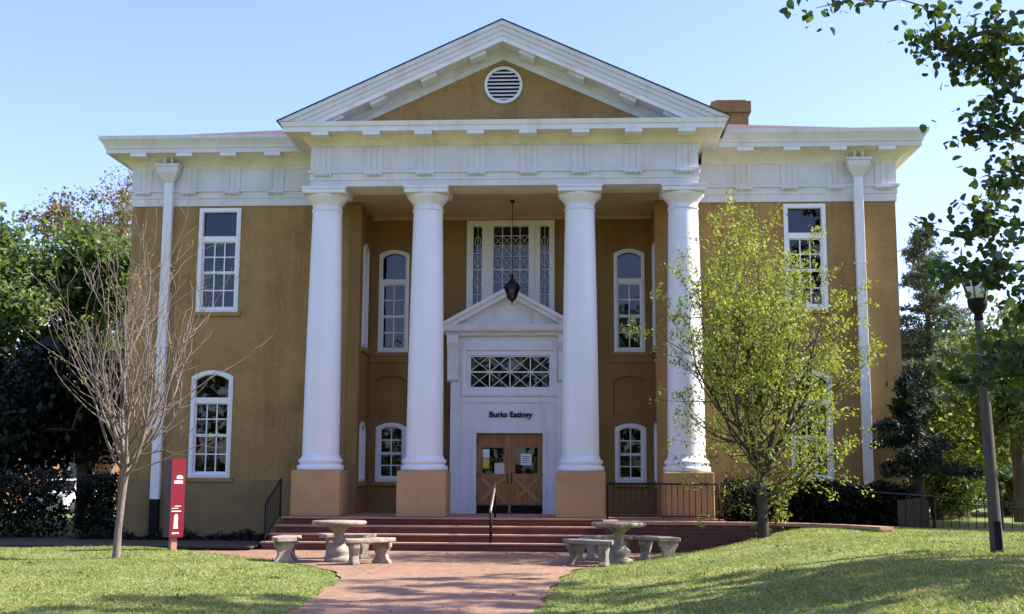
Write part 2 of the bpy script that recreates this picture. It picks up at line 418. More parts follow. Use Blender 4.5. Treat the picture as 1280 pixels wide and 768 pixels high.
def window(outer, mp, cols, rows, fr=.10, transom=None, meet=None, sill=True, curtain=None, bar=.028, label=None, sillm='stucco', fr_depth=.15):
    xs = [p[0] for p in outer]; zs = [p[1] for p in outer]; x0, x1, z0, z1 = min(xs), max(xs), min(zs), max(zs)
    inner = grow(outer, -fr)
    ix0, ix1, iz0, iz1 = x0+fr, x1-fr, z0+fr, z1-fr
    m = MB(); m.panel(outer, [inner], -.02, fr_depth, mp)
    m.panel(grow(outer, -fr*.45), [grow(outer, -fr*.8)], -.035, -.021, mp)
    if transom: m.panel(rect(ix0-.01, ix1+.01, transom-.065, transom+.065), [], .005, .13, mp)
    win = m.build('window', 'winwhite', B)
    if label: win['label'] = label
    s = MB(); top = (transom-.065) if transom else iz1
    md = meet if meet else (iz0+top)/2
    for (a, b, w0) in ((iz0, md, .075), (md, top, .05)):
        s.panel(rect(ix0, ix1, a, b), [rect(ix0+.032, ix1-.032, a+.04, b-.026)], w0, w0+.035, mp)
        for i in range(1, cols):
            u = ix0+.04+(ix1-ix0-.08)*i/cols; s.panel(rect(u-bar/2, u+bar/2, a+.03, b-.02), [], w0+.006, w0+.03, mp)
        for j in range(1, rows):
            v = a+.045+(b-a-.075)*j/rows; s.panel(rect(ix0+.02, ix1-.02, v-bar/2, v+bar/2), [], w0+.008, w0+.028, mp)
    s.build('sash', 'winwhite', win)
    p = MB(); p.panel(inner, [], .092, .098, mp); p.build('pane', 'glass', win)
    if sill:
        k = MB(); k.panel(rect(x0-.07, x1+.07, z0-.09, z0-.003), [], -.07, .1, mp); k.build('sill', sillm, win)
    if curtain:
        c = MB(); a, b = curtain; n = 40
        V = []; 
        for i in range(n+1):
            u = ix0-.02+(ix1-ix0+.04)*i/n
            w_ = .22+.03*math.sin(i*1.3)+.012*math.sin(i*3.1)
            V += [mp(u, a, w_), mp(u, b, w_)]
        c.add(V, [(2*i, 2*i+2, 2*i+3, 2*i+1) for i in range(n)], True); c.build('curtain', 'curtain', win, fix=False)
    return win

# wing walls with real openings
LL = arch(-7.41, -6.42, 1.45, 3.80, 3.95); UL = rect(-7.39, -6.38, 5.33, 7.85)
LR = arch(6.50, 7.44, 1.45, 3.80, 3.95); UR = rect(6.46, 7.43, 5.36, 7.85)
for sgn, hs in ((-1, (LL, UL)), (1, (LR, UR))):
    a, b = sorted((sgn*W, sgn*AX))
    MB().panel(rect(a, b, -.4, ARC+.9), [grow(h, -.012) for h in hs], 0, .3, mpY(WY)).build('wall', 'stucco', B)
    MB().panel(rect(a-.015 if sgn < 0 else a, b if sgn < 0 else b+.015, -.4, 1.40), [], -.02, -.002, mpY(WY)).build('foundation', 'stucco_base', B)
window(LL, mpY(WY), 3, 2, transom=3.245, meet=2.42, label='lower window with an arched top pane, left wing')
window(UL, mpY(WY), 3, 2, transom=7.10, meet=6.28, curtain=(5.6, 7.0), label='upper square headed window with net curtain, left wing')
window(LR, mpY(WY), 3, 2, transom=3.245, meet=2.42, label='lower window behind the budding tree')
window(UR, mpY(WY), 3, 2, transom=7.10, meet=6.28, label='upper window behind the budding tree')
MB().box(-W, -W+.3, WY+.3, 15, -.4, 9.2).build('wall', 'stucco', B)
MB().box(W-.3, W, WY+.3, 15, -.4, 9.2).build('wall', 'stucco', B)
MB().box(-W, W, 15, 15.3, -.4, 9.2).build('wall', 'stucco', B)
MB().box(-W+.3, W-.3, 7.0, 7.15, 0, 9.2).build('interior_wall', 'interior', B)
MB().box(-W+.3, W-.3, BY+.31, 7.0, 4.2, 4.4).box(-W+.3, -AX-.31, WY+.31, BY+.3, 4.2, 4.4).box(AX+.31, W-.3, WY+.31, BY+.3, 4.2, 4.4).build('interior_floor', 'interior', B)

# porch recess: side walls, back wall
def mpX(X, s): return lambda u, v, w_: (X+s*w_, u, v)
for s in (-1, 1):
    lo = arch(1.78, 2.46, 1.37, 2.68, 2.80); up = arch(1.78, 2.46, 4.55, 7.0, 7.12)
    MB().panel(rect(WY+.3, BY+.3, -.2, ARC+.4), [grow(lo, -.012), grow(up, -.012)], 0, .3, mpX(s*AX, s)).build('wall', 'stucco_porch_shade', B)
    window(lo, mpX(s*AX, s), 2, 2, fr=.09)
    window(up, mpX(s*AX, s), 2, 2, fr=.09, transom=6.30, meet=5.45)
holes = []; W2 = []
for s in (-1, 1):
    a, b = sorted((s*2.555, s*3.315))
    up = arch(a, b, 4.55, 7.02, 7.14); lo = arch(a, b, 1.37, 2.70, 2.81)
    ni = arch(a-.04, b+.01, 2.98, 3.84, 3.97)
    holes += [grow(up, -.012), grow(lo, -.012), ni]; W2.append((up, lo, ni))
TRI = rect(-1.11, 1.09, 5.5, 7.87)
holes += [grow(TRI, -.012), rect(-1.3, 1.3, .5, 4.8)]
MB().panel(rect(-AX-.3, AX+.3, -.2, ARC+.4), holes, 0, .3, mpY(BY)).build('wall', 'stucco_porch_shade', B)
for (up, lo, ni), sd in zip(W2, ('left', 'right')):
    window(up, mpY(BY), 2, 2, fr=.09, transom=6.33, meet=5.45, label='tall arched porch window on the '+sd)
    window(lo, mpY(BY), 2, 2, fr=.1, meet=2.05, label='small arched porch window on the '+sd)
    MB().panel(ni, [], .07, .2, mpY(BY)).build('blind_niche', 'stucco_porch_shade', B)
# stone band sills under the porch windows
for s in (-1, 1):
    MB().box(*sorted((s*2.40, s*3.49)), BY-.05, BY-.003, 4.30, 4.45).build('string_band', 'stucco_porch_shade', B)

# triple window with tracery above the door
m = MB(); mp = mpY(BY)
m.panel(TRI, [rect(-.95, -.73, 5.6, 7.73), rect(-.44, .44, 5.6, 7.73), rect(.73, .95, 5.6, 7.73)], -.05, .14, mp)
m.panel(rect(-.58, -.50, 5.5, 7.86), [], -.075, -.051, mp).panel(rect(.50, .58, 5.5, 7.86), [], -.075, -.051, mp)
m.panel(rect(-1.09, -1.0, 5.5, 7.86), [], -.075, -.051, mp).panel(rect(1.0, 1.07, 5.5, 7.86), [], -.075, -.051, mp)
tw = m.build('window', 'winwhite', B); tw['label'] = 'wide three part window with tracery panes'
t = MB()
def tbar(u0, v0, u1, v1, wd=.018, dp=.06): t.bar((u0, BY+dp, v0), (u1, BY+dp, v1), wd, .02, up=(0, 1, 0))
for u in (-.22, 0, .22): tbar(u, 5.6, u, 7.73)
for v in (5.75, 6.0, 6.32, 6.63, 6.97, 7.25, 7.5): tbar(-.44, v, .44, v, .03 if v == 6.63 else .014)
for i in range(4):
    for a, b in ((6.63, 6.97), (6.97, 7.25), (7.25, 7.5), (6.32, 6.63)):
        u = -.44+.22*i; tbar(u, a, u+.22, b, .008); tbar(u+.22, a, u, b, .008)
for s in (-1, 1):
    for v in (6.0, 6.63, 7.05): tbar(s*.73, v, s*.95, v, .03 if v == 6.63 else .02)
    for cz in (6.3, 6.84, 7.35):
        pts = [(s*.84+.07*math.cos(a), BY+.06, cz+.13*math.sin(a)) for a in np.linspace(0, 2*math.pi, 13)]
        t.tube(pts, .01, 4)
    tbar(s*.84, 5.6, s*.84, 7.73, .012)
t.build('tracery', 'winwhite', tw)
p = MB()
for a, b in ((-.96, -.72), (-.45, .45), (.72, .96)): p.panel(rect(a, b, 5.59, 7.74), [], .092, .098, mp)
p.build('pane', 'glass', tw)

# door case
PY = 2.2; PX0, PX1 = -1.38, 1.38
m = MB(); mp = mpY(PY)
m.panel(rect(PX0, PX1, FL, 4.86), [rect(-.76, .82, FL+.001, 2.53), rect(-.95, 1.01, 3.60, 4.40)], 0, .78, mp)
m.panel(rect(-.86, .92, FL, 2.63), [rect(-.77, .83, FL+.001, 2.54)], -.025, -.001, mp)     # architrave round the door
m.panel(rect(-1.12, 1.16, 3.42, 4.62), [rect(-1.02, 1.08, 3.52, 4.52)], -.04, -.001, mp)
m.panel(rect(-1.0, 1.0, 3.26, 3.31), [], -.025, -.001, mp)
m.box(PX0-.005, PX0+.22, PY-.05, PY-.002, FL+.01, 3.74).box(PX1-.22, PX1+.005, PY-.05, PY-.002, FL+.01, 3.74)
m.box(PX0-.03, PX0+.25, PY-.08, PY-.003, FL+.005, FL+.2).box(PX1-.25, PX1+.03, PY-.08, PY-.003, FL+.005, FL+.2)
door_case = m.build('door_case', 'white', B)
for a in (-1.47, 1.20):
    c = MB()
    prof = [(0, 3.76), (.06, 3.76), (.10, 3.82), (.07, 3.95), (.08, 4.2), (.14, 4.5), (.24, 4.68), (.26, 4.86), (0, 4.86)]
    c.panel([(o_, z) for o_, z in prof], [], a, a+.27, lambda u, v, w_: (w_, PY-.002-u, v))
    c.build('console_bracket', 'white', door_case)
hd = MB()
hd.sweep([(-1.40, 3.0), (-1.40, PY), (1.40, PY), (1.40, 3.0)], [(-.3, 4.865), (.10, 4.865), (.14, 4.93), (.25, 4.97), (.27, 5.02), (.30, 5.12), (-.3, 5.12)])
def chev(m, A, sl, o1, o2, zb, y0, y1):
    xo, xi = (A-o1-zb)/sl, (A-o2-zb)/sl
    m.panel([(-xo, zb), (0, A-o1), (xo, zb), (xi, zb), (0, A-o2), (-xi, zb)], [], y0, y1, lambda u, v, w_: (u, w_, v)); return m
A2, S2 = 6.03, .55
chev(hd, A2, S2, 0, .10, 5.123, 1.86, 3.0); chev(hd, A2, S2, .10, .22, 5.123, 1.92, 3.0)
hd.prism([(-(A2-.2-5.123)/S2, 5.123), ((A2-.2-5.123)/S2, 5.123), (0, A2-.2)], 2.14, 2.4)
hd.build('door_pediment', 'white', door_case)
# transom light with crossed glazing bars
tb = MB(); x0, x1, z0, z1 = -.95, 1.01, 3.60, 4.40
tb.panel(rect(x0-.002, x1+.002, z0-.002, z1+.002), [rect(x0+.035, x1-.035, z0+.035, z1-.035)], .05, .12, mp)
for i in range(1, 4):
    u = x0+(x1-x0)*i/4; tb.bar((u, PY+.08, z0), (u, PY+.08, z1), .022, .03, up=(0, 1, 0))
tb.bar((x0, PY+.08, 4.0), (x1, PY+.08, 4.0), .03, .03, up=(0, 1, 0))
for i in range(4):
    for j in range(2):
        u, v = x0+(x1-x0)*i/4, z0+.4*j
        tb.bar((u, PY+.085, v), (u+.49, PY+.085, v+.4), .013, .02, up=(0, 1, 0)); tb.bar((u+.49, PY+.085, v), (u, PY+.085, v+.4), .013, .02, up=(0, 1, 0))
tl = tb.build('transom_light', 'winwhite', B)
MB().panel(rect(x0, x1, z0, z1), [], .115, .118, mp).build('pane', 'glass', tl)
# double doors
dx = [(-.755, .028), (.032, .815)]
for k, (a, b) in enumerate(dx):
    m = MB(); y = PY+.16
    ga, gb = (a+.13, b-.12)
    m.panel(rect(a, b, FL+.012, 2.525), [rect(ga, gb, 1.58, 2.19)], y, y+.05, lambda u, v, w_: (u, w_, v))
    m.panel(rect(a+.02, b-.02, 2.22, 2.50), [rect(a+.11, b-.11, 2.29, 2.44)], y-.014, y-.001, lambda u, v, w_: (u, w_, v))
    m.panel(rect(a+.02, b-.02, .86, 1.56), [rect(a+.11, b-.11, .94, 1.48)], y-.014, y-.001, lambda u, v, w_: (u, w_, v))
    x_ = MB(); x_.bar((a+.12, y-.008, .95), (b-.12, y-.006, 1.47),   .075, .03, up=(0, 1, 0)); x_.bar((b-.12, y-.0095, .95), (a+.12, y-.0065, 1.47), .075, .031, up=(0, 1, 0))
    d = m.build('door', 'door_wood', B); x_.build('cross_brace', 'door_light', d)
    MB().panel(rect(ga-.01, gb+.01, 1.57, 2.2), [], .185, .19, mp).build('pane', 'glass', d)
    MB().box(a+.01, b-.01, y-.02, y-.003, FL+.015, .835).build('kick_plate', 'black', d)
    hx = b-.05 if k == 0 else a+.05
    hm = MB(); hm.tube([(hx, y-.005, 1.35), (hx, y-.06, 1.37), (hx, y-.06, 1.57), (hx, y-.005, 1.59)], .011, 8); hm.build('handle', 'bronze', d)
    for z in (.98, 1.5, 2.3): MB().box(*sorted((a-.012 if k == 0 else b+.012, a+.02 if k == 0 else b-.02)), y-.03, y-.012, z, z+.1).build('hinge', 'black', d)
    if k == 0:
        MB().box(ga+.01, ga+.17, y-.006, y-.004, 1.945, 2.16).build('notice', 'paper', d)
        MB().box(ga+.015, ga+.17, y-.006, y-.004, 1.70, 1.93).build('notice', 'paper_yellow', d)
        MB().box(gb-.24, gb+.0, y-.018, y-.016, 1.57, 1.83).build('notice', 'paper_pink', d)
    else:
        MB().box(ga+.13, ga+.39, y-.006, y-.004, 1.78, 2.05).build('notice', 'paper', d)
        q = MB(); 
        for i in range(4): q.box(ga+.17, ga+.35-.03*(i % 2), y-.0085, y-.0065, 1.98-.05*i, 1.992-.05*i)
        q.build('print', 'black', d)
MB().box(-.002, .062, PY+.13, PY+.158, FL+.02, 2.5).build('door_astragal', 'door_wood', B)
# lettering over the door
def text(body, loc, size, depth, mat_, parent, name='lettering', bold=.012, width=None, rot=(R(90), 0, 0)):
    cu = bpy.data.curves.new(name, 'FONT'); cu.body = body; cu.size = size; cu.extrude = depth; cu.offset = bold; cu.align_x = 'CENTER'
    to = bpy.data.objects.new('tmp', cu); COL.objects.link(to)
    dg = bpy.context.evaluated_depsgraph_get(); me = bpy.data.meshes.new_from_object(to.evaluated_get(dg)); bpy.data.objects.remove(to)
    co = np.empty(len(me.vertices)*3); me.vertices.foreach_get('co', co); co = co.reshape(-1, 3)
    if width: k = width/(co[:, 0].max()-co[:, 0].min()); co[:, 0] *= k; me.vertices.foreach_set('co', co.ravel())
    me.materials.clear(); me.materials.append(MAT[mat_]); me.name = name
    o = bpy.data.objects.new(name, me); COL.objects.link(o); o.parent = parent
    b = Vector((0, 0, 0)); q = parent
    while q is not None: b += q.location; q = q.parent
    o.location = Vector(loc)-b; o.rotation_euler = rot; return o
text('Burks Eatingy', (.055, PY-.012, 2.915), .185, .01, 'black', B, bold=.006, width=1.04)

# porch floor slab, ceiling
MB().box(-4.62, 4.7, -.75, 2.995, -.2, FL-.03).build('porch_base', 'brick', B)
MB().box(-4.66, 2.2, -.78, 2.99, FL-.028, FL).box(2.2, 4.72, -.60, 2.99, FL-.028, FL).build('porch_floor', 'tread', B)
MB().box(-4.2, 4.2, .40, 2.997, ARC+.03, ARC+.1).build('porch_ceiling', 'ceiling', B)
cm = MB()
cm.box(-AX+.002, AX-.002, BY-.07, BY-.003, ARC-.05, ARC+.029)
cm.build('ceiling_moulding', 'ceiling', B)
# pilaster strips where the recess meets the wings
for s in (-1, 1):
    MB().box(*sorted((s*3.46, s*3.72)), WY-.05, WY-.003, FL, ARC-.02).build('pilaster', 'stucco_porch_shade', B)

# columns
def column(x):
    m = MB(); m.box(x-.53, x+.53, -.53, .53, FL+.002, 1.625); pl = m.build('column', 'stucco_plinth', B, bevel=.025)
    b = MB()
    b.lathe([(.50, 1.627), (.515, 1.64), (.515, 1.72), (.50, 1.74), (.455, 1.745), (.455, 1.78), (.475, 1.79), (.49, 1.83), (.475, 1.87), (.44, 1.885), (.425, 1.93), (.41, 1.96)], (x, 0, 0), 40)
    b.build('base', 'column', pl)
    s = MB(); pr = []
    for i in range(15):
        t_ = i/14; z = 1.955+t_*(7.42-1.955); pr.append((.408-.078*t_**1.5, z))
    s.lathe(pr, (x, 0, 0), 48, cap=False); s.build('shaft', 'column', pl)
    c = MB()
    c.lathe([(.33, 7.42), (.352, 7.43), (.352, 7.455), (.333, 7.47), (.333, 7.58), (.36, 7.60), (.37, 7.63), (.44, 7.70), (.475, 7.76), (.475, 7.79)], (x, 0, 0), 40)
    c.box(x-.485, x+.485, -.485, .485, 7.79, 7.885); c.box(x-.505, x+.505, -.505, .505, 7.887, ARC-.003)
    c.build('capital', 'white', pl)
for x in (-4.02, -1.715, 1.715, 4.02): column(x)

# entablature
ent = [(-.3, ARC), (0, ARC), (0, 8.075), (.022, 8.08), (.022, 8.235), (.06, 8.24), (.07, 8.30), (.008, 8.305), (.008, 8.86), (-.3, 8.86)]
EX, EY = 4.33, -.42
MB().sweep([(-EX, WY+.4), (-EX, EY), (EX, EY), (EX, WY+.4)], ent).build('entablature', 'white_frieze', B)
MB().box(-EX+.3, EX-.3, EY+.3, .42, ARC+.002, 8.8).build('beam_soffit', 'soffit', B)
ent_w = [(-.2, ARC-.04), (.03, ARC-.04), (.03, 8.075), (.05, 8.08), (.05, 8.235), (.09, 8.24), (.10, 8.30), (.035, 8.305), (.035, 8.80), (-.2, 8.80)]
MB().sweep([(-W, 15.3), (-W, WY), (-EX-.002, WY)], ent_w).build('entablature', 'white_frieze', B)
MB().sweep([(EX+.002, WY), (W, WY), (W, 15.3)], ent_w).build('entablature', 'white_frieze', B)
def triglyph(x, yf):
    m = MB()
    for i in (-1, 0, 1): m.box(x+i*.135-.05, x+i*.135+.05, yf-.019, yf-.002, 8.308, 8.84)
    m.box(x-.2, x+.2, yf-.008, yf-.0015, 8.307, 8.80)
    m.box(x-.2, x+.2, yf-.085, yf-.03, 8.205, 8.238)
    for i in range(6): m.box(x-.185+i*.066, x-.145+i*.066, yf-.075, yf-.035, 8.165, 8.206)
    m.build('triglyph', 'white_frieze', B)
PXS = [-4.05, -2.893, -1.736, -.579, .579, 1.736, 2.893, 4.05]
WXS = [5.55, 6.61, 7.67, 8.78]
for x in PXS: triglyph(x, EY-.008)
for x in WXS: triglyph(x, WY-.035); triglyph(-x, WY-.035)
# portico cornice
MB().sweep([(-EX, WY+.4), (-EX, EY), (EX, EY), (EX, WY+.4)],
    [(-.28, 8.862), (.02, 8.862), (.05, 8.90), (.11, 8.96), (.16, 9.02), (.20, 9.06), (.485, 9.075), (.485, 9.10), (-.28, 9.10)]).build('cornice_soffit', 'soffit', B)
MB().sweep([(-EX, WY+.4), (-EX, EY), (EX, EY), (EX, WY+.4)],
    [(-.28, 9.102), (.47, 9.102), (.47, 9.065), (.53, 9.065), (.53, 9.17), (.56, 9.18), (.59, 9.275), (-.28, 9.285)]).build('cornice', 'white', B)
for x in PXS: MB().box(x-.19, x+.19, EY-.525, EY-.2, 8.985, 9.064).build('cornice_block', 'white', B)
# wing cornices
for pth in ([(-W, 15.3), (-W, WY), (-EX-.25, WY)], [(EX+.25, WY), (W, WY), (W, 15.3)]):
    MB().sweep(pth, [(-.2, 8.802), (.045, 8.802), (.06, 8.85), (.15, 8.95), (.28, 9.03), (.43, 9.085), (.49, 9.09), (.49, 9.12), (-.2, 9.12)]).build('cornice_soffit', 'soffit', B)
    MB().sweep(pth, [(-.2, 9.122), (.47, 9.122), (.47, 9.09), (.52, 9.09), (.52, 9.19), (.545, 9.20), (.56, 9.26), (.61, 9.34), (.66, 9.40), (.67, 9.48), (-.2, 9.485)]).build('cornice', 'white_frieze', B)
for x in WXS:
    for s in (-1, 1): MB().box(s*x-.19, s*x+.19, WY-.515, WY-.22, 9.01, 9.088).build('cornice_block', 'white', B)
# pediment
A, S = 11.56, .457
zb = 9.288
m = MB(); chev(m, A, S, .0, .10, zb, -1.02, .0); chev(m, A, S, .10, .21, zb, -.985, .0); chev(m, A, S, .21, .33, zb, -.955, .0)
m.build('raking_cornice', 'white_frieze', B)
m = MB(); chev(m, A, S, .33, .45, zb, -.93, -.86); m.build('raking_fascia', 'white', B)
m = MB(); chev(m, A, S, .332, .42, zb, -.858, -.2); chev(m, A, S, .42, .56, zb, -.42, -.2); chev(m, A, S, .56, .69, zb, -.38, -.2); m.build('raking_soffit', 'white_frieze', B)
xt = (A-.67-zb)/S
MB().prism([(-xt, zb), (xt, zb), (0, A-.67)], -.34, -.15).build('tympanum', 'stucco', B)
sl_ = Vector((1, 0, -S)).normalized()
for x in (.57, 1.67, 2.81, 3.75):
    for s in (-1, 1):
        ax = Vector((sl_.x, 0, sl_.z*s)); az = Vector((-ax.z, 0, ax.x))
        c = Vector((s*x, -.66, A-.42-S*x))-az*.045
        MB().obox(c, ax, (0, 1, 0), az, .19, .17, .05).build('raking_block', 'white', B)
v = MB()
ang = [2*math.pi*i/40 for i in range(40)]
vc = 10.27
v.panel([(.43*math.cos(a), vc+.43*math.sin(a)) for a in ang], [[(.37*math.cos(a), vc+.37*math.sin(a)) for a in ang]], -.40, -.33, lambda u, z, w_: (u, w_, z))
vent = v.build('gable_vent', 'white', B)
s = MB()
for i in range(8):
    z = vc-.33+i*.088; h = math.sqrt(max(.001, .375**2-(z-vc+.02)**2))
    s.obox((0, -.352, z+.02), (1, 0, 0), (0, .75, .66), (0, -.66, .75), h, .035, .008)
s.build('louvre', 'winwhite', vent)
MB().prism([(.37*math.cos(a), vc+.37*math.sin(a)) for a in ang], -.3435, -.3415).build('vent_shadow_board', 'black', vent)

# roofs
m = MB()
for s in (-1, 1):
    m.add([(0, -1.04, A+.03), (s*5.0, -1.04, A-S*5.0+.03), (s*5.0, 9, A-S*5.0+.03), (0, 9, A+.03),
           (0, -1.04, A+.004), (s*5.0, -1.04, A-S*5.0+.004), (s*5.0, 9, A-S*5.0+.004), (0, 9, A+.004)],
          [(0, 1, 2, 3), (4, 7, 6, 5), (0, 4, 5, 1), (1, 5, 6, 2), (2, 6, 7, 3)])
roof = m.build('roof', 'roof_edge', B)
m = MB(); e0, ey0, ey1, hz, hd_ = 9.46, .86, 15.3, 9.50, 7.22
r0 = (-e0+hd_, ey0+hd_, hz+hd_*.345); r1 = (e0-hd_, ey0+hd_, hz+hd_*.345)
P_ = [(-e0, ey0, hz), (e0, ey0, hz), (e0, ey1, hz), (-e0, ey1, hz), r0, r1]
m.add(P_, [(0, 1, 5, 4), (1, 2, 5), (2, 3, 4, 5), (3, 0, 4)])
hip = m.build('hip_roof', 'roof', B)
MB().sweep([(-e0, ey1), (-e0, ey0), (e0, ey0), (e0, ey1)], [(-.05, hz-.015), (.03, hz-.015), (.03, hz+.035), (-.05, hz+.035)]).build('drip_edge', 'roof_edge', hip)
m = MB(); m.box(5.45, 6.40, 6, 6.9, 10.2, 11.55); m.box(5.38, 6.47, 5.93, 6.97, 11.55, 11.86); m.box(5.5, 6.35, 6.05, 6.85, 11.86, 11.93)
m.build('chimney', 'stucco', B)
# downpipes with leader heads
for x, zb_ in ((-8.12, .95), (8.17, .9)):
    m = MB(); pw = .105
    m.box(x-pw, x+pw, WY-.20, WY-.055, zb_, 8.47); dp = m.build('downpipe', 'white', B, bevel=.012)
    h = MB()
    q = [(x-.12, x+.12, WY-.22, WY-.112, 8.46), (x-.25, x+.25, WY-.34, WY-.112, 8.68), (x-.25, x+.25, WY-.34, WY-.112, 8.80), (x-.29, x+.29, WY-.37, WY-.112, 8.82), (x-.29, x+.29, WY-.37, WY-.112, 8.87)]
    V = []; 
    for a, b, c, d_, z in q: V += [(a, c, z), (b, c, z), (b, d_, z), (a, d_, z)]
    Fc = [(0, 3, 2, 1), (16, 17, 18, 19)]+[(4*i+k, 4*i+(k+1) % 4, 4*i+4+(k+1) % 4, 4*i+4+k) for i in range(4) for k in range(4)]
    h.add(V, Fc); h.build('leader_head', 'white_frieze', dp)
    o_ = MB(); 
    for k in (-1, 1): o_.tube([(x+k*.09, WY-.26, 8.85), (x+k*.09, WY-.28, 9.09)], .04, 8)
    o_.build('outlet', 'soffit', dp)
    for z in (2.6, 4.5, 6.4): MB().box(x-.14, x+.14, WY-.208, WY-.03, z, z+.04).build('pipe_strap', 'white', dp)
    MB().box(x-pw+.005, x+pw-.005, WY-.195, WY-.06, .02, zb_).build('pipe_boot', 'black', dp)

# ---------------------------------------------------------------- steps, terrace wall, rails
st = thing('entrance_steps', 'broad flight of four red brick steps below the white columns', 'steps', (-1.25, -1.2, 0))
rh = FL/4
for i in range(3):
    z1 = FL-(i+1)*rh; yo = -.78-.30*(i+1)
    MB().box(-4.70-.07*i, 2.195, yo+.02, -.752, -.15, z1-.032).build('riser', 'brick', st)
    MB().box(-4.72-.07*i, 2.197, yo, yo+.33, z1-.03, z1).build('tread', 'tread', st)
cw = thing('brick_terrace_wall', 'low curved red brick wall holding the terrace and shrub bed right of the steps', 'wall', (4, -1.7, 0))
wp = [(2.2, -.76), (2.2, -1.72), (4.7, -1.72)]
for i in range(1, 11):
    a = i/10*R(66); wp.append((4.7+2.6*math.sin(a), -1.72-2.6*(1-math.cos(a))))
wp.append((wp[-1][0]+.4*math.cos(R(66)), wp[-1][1]-.4*math.sin(R(66))))
MB().sweep(wp, [(-.24, -.3), (0, -.3), (0, FL-.075), (-.24, FL-.075)]).build('wall', 'brick', cw)
MB().sweep(wp, [(-.28, FL-.073), (.025, FL-.073), (.025, FL-.012), (-.28, FL-.012)]).build('coping', 'tread', cw)
# terrace floor and planting soil behind the wall
struct(MB().panel([(2.3, -1.6), (4.74, -1.6), (4.74, -.56), (2.3, -.56)], [], FL-.045, FL-.032, lambda u, v, w_: (u, v, w_)).build('terrace', 'tread'))
sp = [(4.76, -1.55), (5.6, -1.75), (6.6, -2.4), (7.2, -3.2), (9.0, -2.6), (9.4, .6), (9.02, WY-.05), (4.76, WY-.05)]
struct(MB().panel(sp, [], .2, .52, lambda u, v, w_: (u, v, w_)).build('soil_shade_bed', 'soil'))

def railing(name, label, pts, h, parentloc, n, bars=True, m='black', sp=.12):
    t_ = thing(name, label, 'railing', parentloc)
    top = [Vector(p)+Vector((0, 0, h)) for p in pts]
    MB().tube(top, .022, 8).build('top_rail', m, t_)
    if bars: MB().tube([Vector(p)+Vector((0, 0, .09)) for p in pts], .015, 6).build('bottom_rail', m, t_)
    for p in (pts[0], pts[-1]): MB().tube([p, Vector(p)+Vector((0, 0, h))], .02, 8).build('post', m, t_)
    if bars:
        a, b = Vector(pts[0]), Vector(pts[-1]); k = int((b-a).length/sp)
        for i in range(1, k):
            q = a.lerp(b, i/k); MB().tube([q+Vector((0, 0, .09)), q+Vector((0, 0, h))], .008, 6, cap=False).build('baluster', m, t_)
    return t_
railing('iron_railing', 'black iron railing along the terrace in front of the right column', [(2.28, -.68, FL-.03), (4.62, -.68, FL-.03)], .77, (3.4, -.68, FL-.03), 0)
railing('iron_railing', 'black iron railing sloping down the left end of the steps', [(-4.74, -.60, FL), (-4.80, -1.60, .12)], .80, (-4.75, -1.0, .12), 0)
hr = thing('step_handrail', 'slim metal handrail rising up the middle of the brick steps', 'handrail', (-.13, -1.3, .2))
MB().tube([(-.10, -.50, 1.30), (-.10, -.58, 1.36), (-.115, -1.05, 1.10), (-.13, -1.52, .84), (-.13, -1.57, .78)], .026, 8).build('rail', 'steel', hr)
MB().tube([(-.10, -.66, FL), (-.10, -.66, 1.32)], .02, 8).build('post', 'black', hr)
MB().tube([(-.13, -1.5, .16), (-.13, -1.5, .85)], .028, 8).build('post', 'black', hr)

# hanging lantern
ln = thing('hanging_lantern', 'bronze lantern on a long rod in front of the door pediment', 'lantern', (.13, 1.2, ARC+.03))
lx, ly = .13, 1.2
MB().tube([(lx, ly, ARC+.03), (lx, ly, 6.2)], .009, 6).lathe([(.02, 7.9), (.06, 7.93), (.06, 7.965)], (lx, ly, 0), 12).build('rod', 'bronze', ln)
m = MB(); m.lathe([(.03, 6.2), (.05, 6.14), (.03, 6.10), (.09, 6.03), (.17, 5.95), (.19, 5.90), (.19, 5.88)], (lx, ly, 0), 6, smooth=False)
m.lathe([(.19, 5.88), (.20, 5.87), (.20, 5.855), (.18, 5.85)], (lx, ly, 0), 6, smooth=False)
for i in range(6):
    a = 2*math.pi*i/6; c, s_ = math.cos(a), math.sin(a); m.bar((lx+.175*c, ly+.175*s_, 5.86), (lx+.09*c, ly+.09*s_, 5.62), .018, .018)
m.lathe([(.005, 5.46), (.02, 5.50), (.012, 5.53), (.04, 5.57), (.095, 5.61), (.1, 5.63)], (lx, ly, 0), 6, smooth=False)
m.build('cage', 'bronze', ln)
MB().lathe([(.082, 5.63), (.163, 5.855)], (lx, ly, 0), 6, smooth=False, cap=False).build('glass', 'glass', ln)

